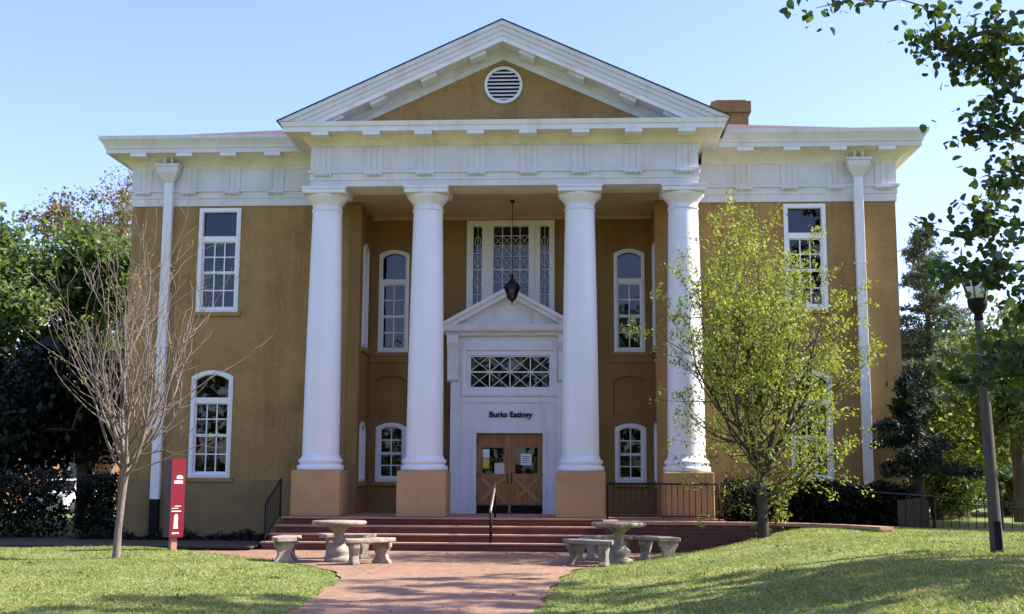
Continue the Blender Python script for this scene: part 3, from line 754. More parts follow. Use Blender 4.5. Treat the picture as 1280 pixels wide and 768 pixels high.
# ---------------------------------------------------------------- garden furniture
def make_bench(label, m):
    t_ = thing('concrete_bench', label, 'bench', group='concrete benches around the two tables')
    n = 12; ri, ro = .62, 1.0; a0 = R(33)
    pts = [(ro*math.sin(-a0+2*a0*i/n), -ro*math.cos(-a0+2*a0*i/n)) for i in range(n+1)]+[(ri*math.sin(a0-2*a0*i/n), -ri*math.cos(a0-2*a0*i/n)) for i in range(n+1)]
    pts = [(x, y+.81) for x, y in pts]
    MB().panel(pts, [], .37, .44, lambda u, v, w_: (u, v, w_)).build('seat', m, t_, bevel=.018)
    out = [(-.17, 0), (.17, 0), (.17, .04), (.12, .09), (.10, .16), (.13, .23), (.17, .29), (.17, .368), (-.17, .368), (-.17, .29), (-.13, .23), (-.10, .16), (-.12, .09), (-.17, .04)]
    for s in (-1, 1):
        a = R(22)*s; rr = .81; c = Vector((rr*math.sin(a), -rr*math.cos(a)+.81, 0)); rad = Vector((math.sin(a), -math.cos(a), 0)); tan = Vector((math.cos(a), math.sin(a), 0))
        MB().panel(out, [], -.06, .06, lambda u, v, w_: tuple(c+rad*u+tan*w_+Vector((0, 0, v)))).build('leg', m, t_, bevel=.012)
    return t_
def make_table(label, m):
    t_ = thing('concrete_table', label, 'table', group='round concrete tables on the walk')
    MB().lathe([(.40, .635), (.46, .645), (.485, .67), (.485, .70), (.47, .715), (.02, .715)], n=40).build('tabletop', m, t_)
    MB().lathe([(.24, 0), (.25, .03), (.245, .07), (.19, .09), (.18, .12), (.215, .17), (.21, .22), (.15, .27), (.10, .33), (.085, .42), (.10, .52), (.15, .58), (.21, .61), (.22, .634)], n=24).build('pedestal', m, t_)
    return t_
tabs = [make_table('round concrete table on the left, in front of the steps', 'concrete')]
t2 = make_table('round concrete table on the right, in front of the brick terrace wall', 'concrete_mid')
GA = 'concrete benches around the two tables'
tabs[0].location = (-2.57, -5.0, .0); t2.location = (2.38, -4.75, .0); t2.rotation_euler.z = 1.1
b0 = make_bench('curved concrete bench seen end on, left of the left table', 'concrete')
def put(o, tbl, deg, rad, label):
    a = R(deg); o.location = (tbl[0]+rad*math.cos(a), tbl[1]+rad*math.sin(a), 0.004); o.rotation_euler.z = a+R(90); o['label'] = label
LT, RT = (-2.57, -5.0), (2.38, -4.75)
put(b0, LT, 186, .98, 'curved concrete bench seen end on, left of the left table')
put(copy_tree(b0), LT, 92, .95, 'shaded concrete bench behind the left table')
put(copy_tree(b0), LT, -42, .90, 'bright concrete bench at the front right of the left table')
bd = make_bench('dark weathered bench', 'concrete_dark')
put(bd, RT, 232, .90, 'dark stained concrete bench at the front left of the right table')
put(copy_tree(b0), RT, 100, .92, 'half hidden concrete bench behind the right table')
put(copy_tree(b0), RT, 38, .95, 'concrete bench at the edge of the grass, right of the right table')

# red pylon sign
sg = thing('pylon_sign', 'tall narrow crimson sign on a short post beside the bare tree', 'sign', (-6.18, -3.15, ground_z(-6.18, -3.15)), rz=R(46))
def loc_build(mb, name, m, parent, **k):
    o = mb.build(name, m, None, **k); o.parent = parent; return o
loc_build(MB().box(-.15, .15, -.085, .165, .25, 1.74), 'sign_case', 'sign_dark', sg, bevel=.01)
face = loc_build(MB().box(-.148, .148, -.099, -.087, .252, 1.738), 'sign_face', 'red_sign', sg)
loc_build(MB().box(-.15, .15, -.098, .165, 1.742, 1.765), 'sign_cap', 'red_sign', sg)
loc_build(MB().box(-.06, .06, -.03, .07, -.1, .25), 'post', 'sign_post', sg)
mk = MB(); f0, f1 = -.1035, -.1005
for x0_, x1_, z0_, z1_ in ((-.04, .09, 1.37, 1.42), (-.02, .06, 1.42, 1.44), (-.09, .09, 1.28, 1.335), (-.12, .02, .80, .81), (-.06, .08, .842, .852), (-.12, .08, .74, .757),
                           (-.06, .02, .44, .66), (-.045, .01, .66, .69), (-.07, .03, .42, .45), (-.09, -.05, .315, .345), (-.04, .0, .315, .345), (.01, .05, .315, .345)):
    mk.box(x0_, x1_, f0, f1, z0_, z1_)
loc_build(mk, 'sign_print', 'sign_white', face)

# lamp post, leaning a little
lpz = float(ground_z(7.21, -9.86))
lp = thing('lamp_post', 'grey lamp post with a black tapered lantern among the leaves', 'street lamp', (7.21, -9.86, lpz))
lp.rotation_euler.y = R(-1.6)
loc_build(MB().lathe([(.088, -.2), (.086, .3), (.074, 1.5), (.063, 2.6), (.055, 3.12)], n=12), 'post', 'post', lp)
loc_build(MB().box(-.042, .042, -.096, -.078, .05, .42), 'access_cover', 'black', lp)
loc_build(MB().lathe([(.05, 3.1), (.065, 3.13), (.055, 3.2), (.09, 3.24), (.125, 3.31), (.135, 3.40), (.125, 3.41)], n=16), 'lamp_cup', 'black', lp)
loc_build(MB().lathe([(.118, 3.40), (.185, 3.66)], n=16), 'lamp_glass', 'lampglass', lp)
m = MB(); m.lathe([(.20, 3.66), (.205, 3.68), (.15, 3.74), (.06, 3.80), (.02, 3.88)], n=16)
for i in range(6):
    a = 2*math.pi*i/6; m.bar((.124*math.cos(a), .124*math.sin(a), 3.40), (.192*math.cos(a), .192*math.sin(a), 3.665), .012, .012)
loc_build(m, 'lamp_hood', 'black', lp)

# ---------------------------------------------------------------- plants
def leaves(P, size, rng, droop=.2, aspect=.62, fold=.18, flat=.55, ovate=False):
    n = len(P); d = rng.normal(size=(n, 3)); d[:, 2] -= droop; d /= np.linalg.norm(d, axis=1)[:, None]
    up = rng.normal(size=(n, 3))*flat; up[:, 2] += 1; s = np.cross(d, up); s /= np.linalg.norm(s, axis=1)[:, None]+1e-9
    nn = np.cross(s, d); L = size*(.6+.8*rng.random(n)); L = L[:, None]; wv = L*aspect*.5
    base = P-d*L*.5; mid = P-d*L*.06
    if ovate:   # broad rounded leaf with a point
        V = np.stack([P-d*L*.5, P-d*L*.36+s*wv*.72+nn*wv*fold*.6, P-d*L*.05+s*wv+nn*wv*fold, P+d*L*.27+s*wv*.62+nn*wv*fold*.5, P+d*L*.5-nn*wv*.25,
                      P+d*L*.27-s*wv*.62+nn*wv*fold*.5, P-d*L*.05-s*wv+nn*wv*fold, P-d*L*.36-s*wv*.72+nn*wv*fold*.6], 1).reshape(-1, 3)
        return V, np.arange(8*n).reshape(n, 8)
    V = np.stack([base, mid+s*wv+nn*wv*fold, P+d*L*.5, mid-s*wv+nn*wv*fold], 1).reshape(-1, 3)
    I_ = np.arange(4*n).reshape(n, 4)
    return V, I_
class Skel:
    """branch skeleton: every new tip is joined to the nearest limb below it; girth follows what it carries"""
    def __init__(s, pts):
        s.p = [np.array(p, float) for p in pts]; s.par = [-1]+list(range(len(pts)-1))
    def connect(s, t, rng, seg=4, low=.6, wob=.06):
        A_ = np.array(s.p); dv = t-A_; dist = np.linalg.norm(dv, axis=1)
        cost = dist+low*np.maximum(0, A_[:, 2]-t[2]+.25*np.hypot(dv[:, 0], dv[:, 1]))*2; cost[0] += 50
        j = int(np.argmin(cost)); a = A_[j]; L = dist[j]
        k = max(2, int(seg*min(1.5, L)+1)); prev = j
        dr = a-s.p[s.par[j]] if s.par[j] >= 0 else np.array([0, 0, 1.]); dr = dr/(np.linalg.norm(dr)+1e-9)
        c = a+dr*L*.35+np.array([0, 0, .08*L])
        for i in range(1, k+1):
            u = i/k; q = (1-u)**2*a+2*u*(1-u)*c+u*u*t
            if i < k: q = q+rng.normal(size=3)*wob*L*.35
            s.p.append(q); s.par.append(prev); prev = len(s.p)-1
        return prev
    def mesh(s, r0, rtip, mat_, parent, name='trunk', n=6, expo=.5):
        N = len(s.p); cnt = np.zeros(N); kids = [[] for _ in range(N)]
        for i, q in enumerate(s.par):
            if q >= 0: kids[q].append(i)
        for i in range(N-1, -1, -1):
            if not kids[i]: cnt[i] = 1
            if s.par[i] >= 0: cnt[s.par[i]] += cnt[i]
        rad = rtip+(r0-rtip)*((cnt-1)/max(1, cnt[0]-1))**expo
        m = MB(); done = set()
        for i in range(N):
            if i in done: continue
            start = s.par[i] if s.par[i] >= 0 else i
            ch = [start] if start != i else []
            j = i
            while True:
                ch.append(j); done.add(j)
                nx_ = [k for k in kids[j] if k not in done]
                if not nx_: break
                j = max(nx_, key=lambda k: cnt[k])
            if len(ch) > 1:
                rr = [rad[k] for k in ch]
                if start != i: rr[0] = min(rr[0], rr[1]*1.25)
                m.tube([s.p[k] for k in ch], rr, n if rr[0] > .02 else 4, cap=False)
        return m.build(name, mat_, parent, fix=False)

def blob_points(rng, n, lobes):
    """points in a union of ellipsoids (cx, cy, cz, rx, ry, rz), denser towards their skins"""
    out = []; vol = np.array([l[3]*l[4]*l[5] for l in lobes])**.67; vol = vol/vol.sum()
    for _ in range(n):
        l = lobes[rng.choice(len(lobes), p=vol)]; d = rng.normal(size=3); d /= np.linalg.norm(d)
        out.append(np.array(l[:3])+d*np.array(l[3:6])*rng.random()**.45)
    return np.array(out)

def tree(name, label, base, trunk_pts, lobes, ntips, nleaf, lsize, leafm, barkm='bark', r0=.16, rtip=.012, spread=.28, seed=1, group=None, cat='tree', droop=.2, aspect=.62, extra=None, expo=.5, ovate=False, limbs=()):
    rng = np.random.default_rng(seed)
    t_ = thing(name, label, cat, base, group)
    sk = Skel(trunk_pts); tips = blob_points(rng, ntips, lobes)
    if extra is not None: tips = np.concatenate([tips, np.array(extra)])
    c0 = np.array(trunk_pts[-1]); order = list(np.argsort(np.linalg.norm(tips[:ntips]-c0, axis=1)))
    for i in order: sk.connect(tips[i], rng)
    for lb in limbs:     # long boughs, laid before their twigs
        a = sk.p[np.argmin([abs(p[2]-lb[0][2])+100*(k >= len(trunk_pts)) for k, p in enumerate(sk.p)])]
        j = next(k for k, p in enumerate(sk.p) if p is a)
        for q in lb: sk.p.append(np.array(q)); sk.par.append(j); j = len(sk.p)-1
    for i in range(ntips, len(tips)): sk.connect(tips[i], rng, low=.25)
    sk.mesh(r0, rtip, barkm, t_, expo=expo)
    pw = np.ones(len(tips)); pw[ntips:] = .21
    k = rng.choice(len(tips), size=nleaf, p=pw/pw.sum())
    wgt = rng.random(len(tips))*.8+.5
    P = tips[k]+rng.normal(size=(nleaf, 3))*spread*wgt[k][:, None]*np.array([1, 1, .75])
    V, I_ = leaves(P, lsize, rng, droop, aspect, ovate=ovate)
    V -= np.array(base)
    np_mesh('crown', V, I_, leafm, t_)
    return t_

LM = {
 'spring': leafmat('young yellow green leaves', [(.235, .285, .05), (.30, .34, .07), (.175, .22, .042), (.36, .35, .11)], .45, .5, .75),
 'broad': leafmat('deep green broad leaves', [(.040, .078, .026), (.06, .11, .03), (.028, .052, .022), (.11, .16, .035)], .45, .36, .7),
 'mag': leafmat('glossy evergreen leaves', [(.12, .19, .07), (.175, .255, .09), (.06, .105, .042), (.25, .32, .13)], .42, .4, .42),
 'pale': leafmat('mid green leaves', [(.085, .13, .035), (.12, .165, .045), (.06, .10, .028), (.15, .18, .06)], .45, .5, .65),
 'lime': leafmat('lime green leaves', [(.17, .22, .04), (.22, .26, .05), (.12, .17, .03)], .5, .5, .8),
 'rust': leafmat('rusty orange buds', [(.19, .125, .06), (.22, .16, .075), (.14, .12, .06), (.12, .13, .06)], .35, .6, .8),
 'mauve': leafmat('mauve grey buds', [(.19, .145, .14), (.16, .13, .12), (.22, .18, .17)], .3, .7, .8),
 'needle': leafmat('blue green needles', [(.095, .145, .115), (.13, .19, .155), (.06, .10, .078), (.20, .25, .215)], .3, .6, .6),
 'needle_dark': leafmat('dark needles', [(.016, .032, .020), (.025, .045, .026), (.012, .022, .014)], .15, .6, .6),
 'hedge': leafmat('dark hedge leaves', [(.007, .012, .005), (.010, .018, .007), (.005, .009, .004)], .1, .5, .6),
}

# bare young tree on the left lawn
def bare_tree():
    rng = np.random.default_rng(19); bx, by = -6.41, -5.43; bz = float(ground_z(bx, by))
    t_ = thing('bare_tree', 'leafless young tree with many upswept twigs on the left lawn', 'tree', (bx, by, bz))
    m = MB(); tips = []
    fork = Vector((bx+.09, by, bz+1.50))
    m.tube([(bx, by, bz-.1), (bx+.0, by, bz+.03), (bx+.01, by, bz+.5), (bx+.045, by+.01, bz+1.0), fork, fork+Vector((.01, 0, .35))], [.088, .075, .064, .060, .062, .036], 10)
    def grow_(p, d, L, r, lvl):
        n = max(4, int(L/.16)); pts = [p]; rr = [r]; side = Vector(rng.normal(size=3))*.35
        for i in range(n):
            u = (i+1)/n
            d = (d+Vector((0, 0, .15 if lvl == 0 else .11))+side*.05+Vector(rng.normal(size=3))*.10).normalized()
            p = p+d*(L/n); pts.append(p); rr.append(max(.0040, r*(1-u)**.72))
            if lvl < 2 and u > .12 and rng.random() < (.50 if lvl == 0 else .22):
                q = Vector(rng.normal(size=3)); q = (q-d*q.dot(d)).normalized()
                grow_(p, (d*.74+q*.72+Vector((0, 0, .12))).normalized(), L*(1-u*.55)*(.50+.3*rng.random())*(.8 if lvl else 1), rr[-1]*.66, lvl+1)
        m.tube(pts, rr, 6 if lvl == 0 else 4, cap=False)
        tips.append(p)
    K = 15
    for i in range(K):
        a = 2*math.pi*(i*7 % K+.6*rng.random())/K; tilt = (.12, .55, .92, .32, .72)[i % 5]+.15*rng.random()
        d = Vector((math.cos(a)*math.sin(tilt), math.sin(a)*math.sin(tilt), math.cos(tilt)))
        L = 4.3-2.3*min(1, tilt/1.1)+.5*rng.random()
        grow_(fork+Vector((0, 0, -.12+.4*rng.random())), d, L, .026+.012*rng.random(), 0)
    grow_(fork+Vector((.03, 0, -.02)), Vector((1, -.1, .05)).normalized(), 1.75, .017, 1)
    m.build('trunk', 'bark_pale', t_, fix=False)
    T = np.array([tuple(p) for p in tips]); lf = T[(T[:, 0] < bx-.5) | (rng.random(len(T)) < .18)]
    P = np.repeat(lf, 4, 0)+rng.normal(size=(len(lf)*4, 3))*.05
    V, I_ = leaves(P-np.array([bx, by, bz]), .045, rng); np_mesh('crown', V, I_, LM['spring'], t_)
bare_tree()

# budding tree on the right, many slender stems
def spring_tree():
    rng = np.random.default_rng(23); bx, by = 5.22, -2.75; bz = float(ground_z(bx, by))
    t_ = thing('budding_tree', 'slender many stemmed tree in fresh yellow green leaf before the right wing', 'tree', (bx, by, bz))
    m = MB(); tp = []
    top = Vector((bx-.04, by, bz+1.7))
    m.tube([(bx, by, bz-.15), (bx, by, bz+.05), (bx-.03, by, bz+.9), top], [.15, .115, .095, .085], 10)
    def grow_(p, d, L, r, lvl):
        n = max(4, int(L/.2)); pts = [p]; rr = [r]
        for i in range(n):
            u = (i+1)/n
            d = (d+Vector((0, 0, .10 if lvl < 2 else .02))+Vector(rng.normal(size=3))*.09).normalized()
            p = p+d*(L/n); pts.append(p); rr.append(max(.003, r*(1-u)**.7))
            if lvl >= 1: tp.append((p, .6 if lvl == 1 else 1))
            if lvl < 2 and u > .15 and rng.random() < (.85 if lvl == 0 else .55):
                q = Vector(rng.normal(size=3)); q = (q-d*q.dot(d)).normalized()
                grow_(p, (d*.62+q*.75).normalized(), L*(1-u*.5)*(.36+.25*rng.random()), rr[-1]*.6, lvl+1)
        m.tube(pts, rr, 6 if lvl == 0 else 4, cap=False); tp.append((p, 1))
    K = 13
    for i in range(K):
        a = 2*math.pi*(i+.5*rng.random())/K; tilt = (.12, .6, .9, .35, 1.05, .75)[i % 6]+.1*rng.random()
        d = Vector((math.cos(a)*math.sin(tilt), math.sin(a)*math.sin(tilt)*.85, math.cos(tilt)))
        L = 4.45-1.3*min(1, tilt)+.35*rng.random()
        grow_(Vector((bx-.03, by, bz+.9+.8*rng.random()*(1-tilt*.3))), d, L, .035+.018*(1-tilt), 0)
    for i in range(13):
        a = rng.random()*2*math.pi
        grow_(Vector((bx, by, bz+.5+.8*rng.random())), Vector((math.cos(a), math.sin(a)*.8, .25)).normalized(), 1.6+.8*rng.random(), .018, 1)
    for i in range(5):   # suckers at the foot
        a = rng.random()*2*math.pi
        grow_(Vector((bx+.1*math.cos(a), by+.1*math.sin(a), bz)), Vector((.4*math.cos(a)+.2, .4*math.sin(a), 1)).normalized(), .7+.4*rng.random(), .010, 1)
    m.build('trunk', 'bark_dark', t_, fix=False)
    T = np.array([tuple(p) for p, _ in tp]); wt = np.array([w_ for _, w_ in tp])
    # clumps: some twigs are in leaf, some still bare
    clump = .5+.5*(np.sin(T[:, 0]*2.3+1)*np.sin(T[:, 2]*1.9+T[:, 1]) > -.25)
    wt = wt*clump; n = 25000
    k = rng.choice(len(T), size=n, p=wt/wt.sum())
    P = T[k]+rng.normal(size=(n, 3))*.06+np.array([0, 0, -.03])
    V, I_ = leaves(P-np.array([bx, by, bz]), .076, rng, .5, .5); np_mesh('crown', V, I_, LM['spring'], t_)
spring_tree()

def at(d, lat): return 1.6792+lat*math.cos(TH)-d*math.sin(TH), -26.279+lat*math.sin(TH)+d*math.cos(TH)
# big tree whose trunk stands beyond the right edge; its boughs hang into view and shade the lawn
def big_tree():
    d0, l0 = 15.2, 10.8; bx, by = at(d0, l0); bz = float(ground_z(bx, by))
    rng = np.random.default_rng(4)
    def pt(d, lat, z): x, y = at(d, lat); return (x, y, z)
    lobes = []
    for d, lat, z, r in ((14.6, 10.6, 10.0, 2.2), (12.6, 10.2, 9.4, 1.8), (16.6, 10.4, 9.6, 1.5), (14.2, 11.2, 13.0, 1.9), (12.6, 12.2, 7.6, 2.0), (12.8, 9.4, 6.6, 1.2), (13.2, 8.6, 4.6, .9), (12.0, 10.2, 5.6, 1.7), (11.6, 8.6, 8.6, 1.0), (13.4, 8.6, 8.9, .9), (18.2, 11.2, 10.8, 1.3), (14.6, 9.6, 5.4, 1.5), (13.6, 9.2, 6.2, 1.4), (15.4, 11.4, 6.4, 1.8)):
        x, y = at(d, lat); lobes.append((x, y, z, r, r, r*.75))
    ex = []; limbs = []
    def spray(d, lat, z, sd, sl_x, sz, k):
        for _ in range(k): ex.append(pt(d+rng.normal()*sd, lat+rng.normal()*sl_x, z+rng.normal()*sz))
    for lat, sl_x, z, sz, k in ((5.25, .22, 6.25, .20, 24), (4.62, .12, 6.42, .05, 4), (5.30, .10, 5.60, .08, 4), (5.20, .17, 5.22, .09, 9), (5.28, .12, 4.78, .10, 7), (4.98, .24, 4.20, .08, 10),
                           (5.25, .12, 3.90, .08, 5), (5.02, .12, 3.73, .03, 7), (4.66, .06, 3.68, .04, 3), (5.50, .06, 3.40, .10, 5), (5.42, .20, 2.78, .18, 24), (4.92, .12, 2.58, .07, 6)):
        spray(12.6, lat, z, .25, sl_x, sz, k)
        if lat > 4.9: limbs.append([pt(14.0, 9.2, z-.9+.25*rng.random()), pt(13.4, 7.8, z-.35), pt(12.9, 6.7, z-.05), pt(12.6, 6.0, z+.04), pt(12.6, lat+.25, z+.02)])
    for lat, z in ((3.35, 6.66), (3.62, 6.76), (3.95, 6.80), (4.2, 6.9), (4.6, 7.0), (4.45, 4.2)): ex.append(pt(12.6, lat, z))
    tree('broadleaf_tree', 'large dark broadleaf tree reaching in from the right edge over the lamp', (bx, by, bz),
         [(bx, by, bz-.2), (bx-.02, by, bz+1), (bx-.08, by+.05, bz+2.2), (bx-.1, by+.1, bz+3.6), (bx-.05, by+.1, bz+5.2), (bx, by, bz+7), (bx, by, bz+8.5)],
         lobes, 280, 36000, .094, LM['broad'], r0=.27, rtip=.004, spread=.15, seed=8, extra=ex, limbs=limbs, droop=.6, aspect=.85, expo=.75, ovate=True)
big_tree()

# conifer by the right corner
def conifer(name, label, bx, by, bz, H, Rd, m, seed, nb=70, nn=190, low=.8, sag=.25):
    rng = np.random.default_rng(seed); t_ = thing(name, label, 'tree', (bx, by, bz)); mb = MB()
    mb.tube([(bx, by, bz-.1), (bx, by, bz+H*.5), (bx, by, bz+H*.97)], [.16, .09, .012], 8); PP = []; DD = []
    for i in range(nb):
        u = (i+rng.random())/nb; z = bz+low+(H-low)*u**.92; L = Rd*(1-u)**.8*(.65+.5*rng.random())+.12; a = rng.random()*2*math.pi
        o = Vector((math.cos(a), math.sin(a), 0)); pts = []
        for j in range(6):
            v = j/5; pts.append(Vector((bx, by, z))+o*L*v+Vector((0, 0, L*(.18*v-sag*v*v+.10*v**3))))
        mb.tube(pts, [.02*(1-j/5.5)*(1-.6*u) for j in range(6)], 4, cap=False)
        k = int(nn*(.25+L/Rd)); v = rng.random(k)**.7; A_ = np.array([tuple(p) for p in pts])
        f = v*5; i0 = np.minimum(f.astype(int), 4); q = A_[i0]+(A_[i0+1]-A_[i0])*(f-i0)[:, None]
        PP.append(q+rng.normal(size=(k, 3))*np.array([.11, .11, .06])*(1.25-.5*v)[:, None])
    mb.build('trunk', 'bark_dark', t_, fix=False)
    P = np.concatenate(PP); V, I_ = leaves(P-np.array([bx, by, bz]), .17, rng, .45, .22, 0, .8); np_mesh('crown', V, I_, m, t_)
conifer('conifer', 'tall blue green conifer with a pointed top beside the right corner', 11.15, 6.4, .15, 8.1, 2.35, LM['needle'], 3, 125, 290, 1.2)
conifer('conifer', 'low dark conifer hugging the right corner of the hall', 8.85, -.35, .3, 3.5, 1.05, LM['needle_dark'], 9, 45, 170, 1.25, .3)

# trees beyond the right side
GR = 'trees beyond the right side of the hall'
def simple(name, label, d, lat, H, rx, rz, cz, m, seed, nl=9000, ls=.17, nt=90, group=None, spread=.33, barkm='bark', r0=.17, aspect=.6, nlobe=7, z=None):
    bx, by = at(d, lat); bz = float(ground_z(bx, by)) if z is None else z; rng = np.random.default_rng(seed+100)
    lobes = [(bx, by, bz+cz, rx*.75, rx*.75, rz*.8)]
    for i in range(nlobe):
        a = rng.random()*2*math.pi; u = rng.random()*1.7-.85
        lobes.append((bx+rx*.62*math.cos(a)*math.sqrt(1-u*u*.7), by+rx*.62*math.sin(a)*math.sqrt(1-u*u*.7), bz+cz+rz*.75*u, rx*(.28+.25*rng.random()), rx*.4, rz*(.22+.18*rng.random())))
    return tree(name, label, (bx, by, bz), [(bx, by, bz-.2), (bx+.05, by, bz+cz*.35), (bx, by, bz+cz*.7), (bx, by, bz+cz)], lobes, nt, nl, ls, m, barkm, r0, .012, spread, seed, group)
simple('leafy_tree', 'mid green tree just behind the lamp post', 27.5, 11.6, 5, 1.7, 1.9, 3.2, LM['pale'], 31, 8000, .15, 80, GR)
simple('leafy_tree', 'pale lime green sapling behind the thin fence', 31, 11.6, 4, 1.3, 1.5, 2.1, LM['lime'], 32, 3800, .14, 50, GR, barkm='bark')
simple('leafy_tree', 'dark green tree at the right edge behind the lamp', 25, 12.2, 5, 2.0, 1.7, 3.0, LM['mag'], 33, 9000, .16, 90, GR)
simple('leafy_tree', 'broad green tree far behind the conifer', 42, 17.5, 8, 4.2, 3.0, 4.4, LM['pale'], 34, 9000, .26, 90, GR, .45)
simple('leafy_tree', 'tall dark tree far off at the right edge', 46, 22, 9, 4.6, 3.4, 4.6, LM['mag'], 35, 9000, .28, 90, GR, .5)
simple('leafy_tree', 'bushy tree low between the conifer and the lamp', 35, 14.2, 4, 2.2, 1.7, 1.9, LM['pale'], 36, 7000, .2, 70, GR, .36)

simple('shrub', 'rounded green shrub under the conifer by the fence', 30, 10.6, 2, 1.2, .9, .9, LM['pale'], 37, 5000, .13, 50, GR, .26)
simple('shrub', 'dark shrub behind the lamp post foot at the fence', 32, 13.2, 2, 1.5, 1.1, 1.1, LM['mag'], 38, 6000, .15, 50, GR, .3)
simple('leafy_tree', 'dark slim tree standing behind the board fence', 34, 12.3, 5, 1.5, 2.1, 3.0, LM['mag'], 39, 8000, .17, 70, GR, .32)
# trees left of the hall
GL = 'trees beyond the left side of the hall'
simple('evergreen_tree', 'sunlit broad evergreen at the far left edge', 43, -18.6, 11, 3.9, 4.4, 6.6, LM['mag'], 41, 20000, .27, 170, GL, .46, z=0)
simple('evergreen_tree', 'taller sunlit evergreen close to the left wing', 44, -15.4, 12, 3.1, 4.3, 7.0, LM['mag'], 42, 19000, .26, 160, GL, .46, z=0)
simple('evergreen_tree', 'low dark evergreen under the left trees, nearest the wing', 32.5, -11.6, 6, 2.4, 2.2, 3.1, LM['hedge'], 43, 14000, .2, 110, GL, .36, z=0)
simple('evergreen_tree', 'low dark evergreen at the left edge of the lawn', 33, -14.6, 6, 2.6, 2.4, 3.2, LM['hedge'], 48, 14000, .2, 110, GL, .36, z=0)
simple('budding_tall_tree', 'taller rusty orange budding tree behind the left evergreens', 52, -18.4, 14, 3.4, 2.8, 11.9, LM['rust'], 44, 10000, .17, 130, GL, .34, z=0)
simple('budding_tall_tree', 'bare mauve grey tree top showing beside the left cornice', 58, -19.3, 16, 2.4, 3.4, 14.0, LM['mauve'], 45, 1500, .14, 130, GL, .3, 'bark_pale', z=0)
simple('budding_tall_tree', 'pale bare tree top low at the far left', 60, -26, 11, 3, 2.4, 10.6, LM['mauve'], 46, 2000, .2, 90, GL, .5, 'bark_pale', z=0)

# hedges
def hedge(name, label, x0, x1, y0, y1, z0, z1, n, ls, seed, cat='hedge', m='hedge'):
    rng = np.random.default_rng(seed); cx, cy = (x0+x1)/2, (y0+y1)/2
    t_ = thing(name, label, cat, (cx, cy, z0))
    P = np.stack([x0+(x1-x0)*rng.random(n), y0+(y1-y0)*rng.random(n), z0+(z1-z0)*rng.random(n)**.8], -1)
    P[:, 2] += (.07*np.sin(P[:, 0]*4)+.05*np.sin(P[:, 0]*9+P[:, 1]*5))*(P[:, 2]-z0)/(z1-z0); P += rng.normal(size=P.shape)*.03
    V, I_ = leaves(P-np.array([cx, cy, z0]), ls, rng); np_mesh('foliage', V, I_, LM[m], t_)
    s_ = MB()
    for i in range(max(3, int((x1-x0)*2))):
        x = x0+(x1-x0)*(i+.5)/max(3, int((x1-x0)*2)); s_.tube([(x, cy, z0-.05), (x+.05, cy, z0+(z1-z0)*.7)], [.02, .008], 5)
    s_.build('stems', 'bark_dark', t_)
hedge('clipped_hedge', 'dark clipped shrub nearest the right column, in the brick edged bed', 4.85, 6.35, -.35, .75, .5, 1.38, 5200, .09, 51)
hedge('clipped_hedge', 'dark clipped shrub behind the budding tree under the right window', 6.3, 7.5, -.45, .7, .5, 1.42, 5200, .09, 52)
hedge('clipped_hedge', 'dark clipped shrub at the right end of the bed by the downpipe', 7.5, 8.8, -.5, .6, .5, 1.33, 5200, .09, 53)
struct(MB().panel([(-13, -2.0), (-5.0, -1.95), (-4.9, WY), (-13, WY)], [], .03, .07, lambda u, v, w_: (u, v, w_)).build('soil_shade_bed', 'soil'))  # mulch strip that also stands in for the building's shade on the ground
hedge('low_foliage', 'low dark foliage standing in for shade along the foot of the left wing', -9.6, -5.1, .2, 1.1, .05, .17, 4200, .07, 54)  # thin foliage kept dark to stand in for the shade strip
hedge('low_foliage', 'long dark bush under the far left trees', -18.5, -10.45, .6, 2.2, 0, 1.55, 15000, .12, 55)
hedge('low_foliage', 'small dark bush squeezed between the left wing and a tree trunk', -10.0, -9.15, .9, 1.9, 0, 1.5, 3000, .11, 56)

# ---------------------------------------------------------------- right side fence, boards
fe = thing('garden_fence', 'thin black metal fence with a slack top rail on the right lawn', 'fence', (11, -1.2, .4))
fp = [(7.3, -1.6), (8.78, -1.62), (10.1, -1.65), (10.7, -1.66), (12.6, -1.7)]
fz = [1.26, 1.16, 1.04, 1.0, .93]
MB().tube([(x, y, z) for (x, y), z in zip(fp, fz)], .014, 6).build('top_rail', 'post', fe)
for i in range(1, 5): MB().tube([(fp[i][0], fp[i][1], .1), (fp[i][0], fp[i][1], fz[i])], .03, 6).build('post', 'black', fe)
for k in range(1, 4):
    a, b = Vector((*fp[k], fz[k])), Vector((*fp[k+1], fz[k+1])); nb_ = int((b-a).length/.16)
    for i in range(1, nb_):
        q = a.lerp(b, i/nb_); MB().tube([(q.x, q.y, .2), (q.x, q.y, q.z-.1)], .008, 5, cap=False).build('picket', 'black', fe)
MB().tube([(x, y, z-.10) for (x, y), z in zip(fp[1:], fz[1:])], .011, 6).build('middle_rail', 'black', fe)
MB().tube([(x, y, z-.55) for (x, y), z in zip(fp[2:], fz[2:])], .010, 6).build('lower_rail', 'black', fe)
bp_ = MB()
for i in range(4): bp_.box(8.1+i*.155, 8.245+i*.155, -1.52-.012*(i % 2), -1.48, .2, 1.08+.02*(i % 3))
tag(bp_.build('board_fence', 'woodpanel'), 'short brown board fence panel right of the dark shrubs', 'fence')

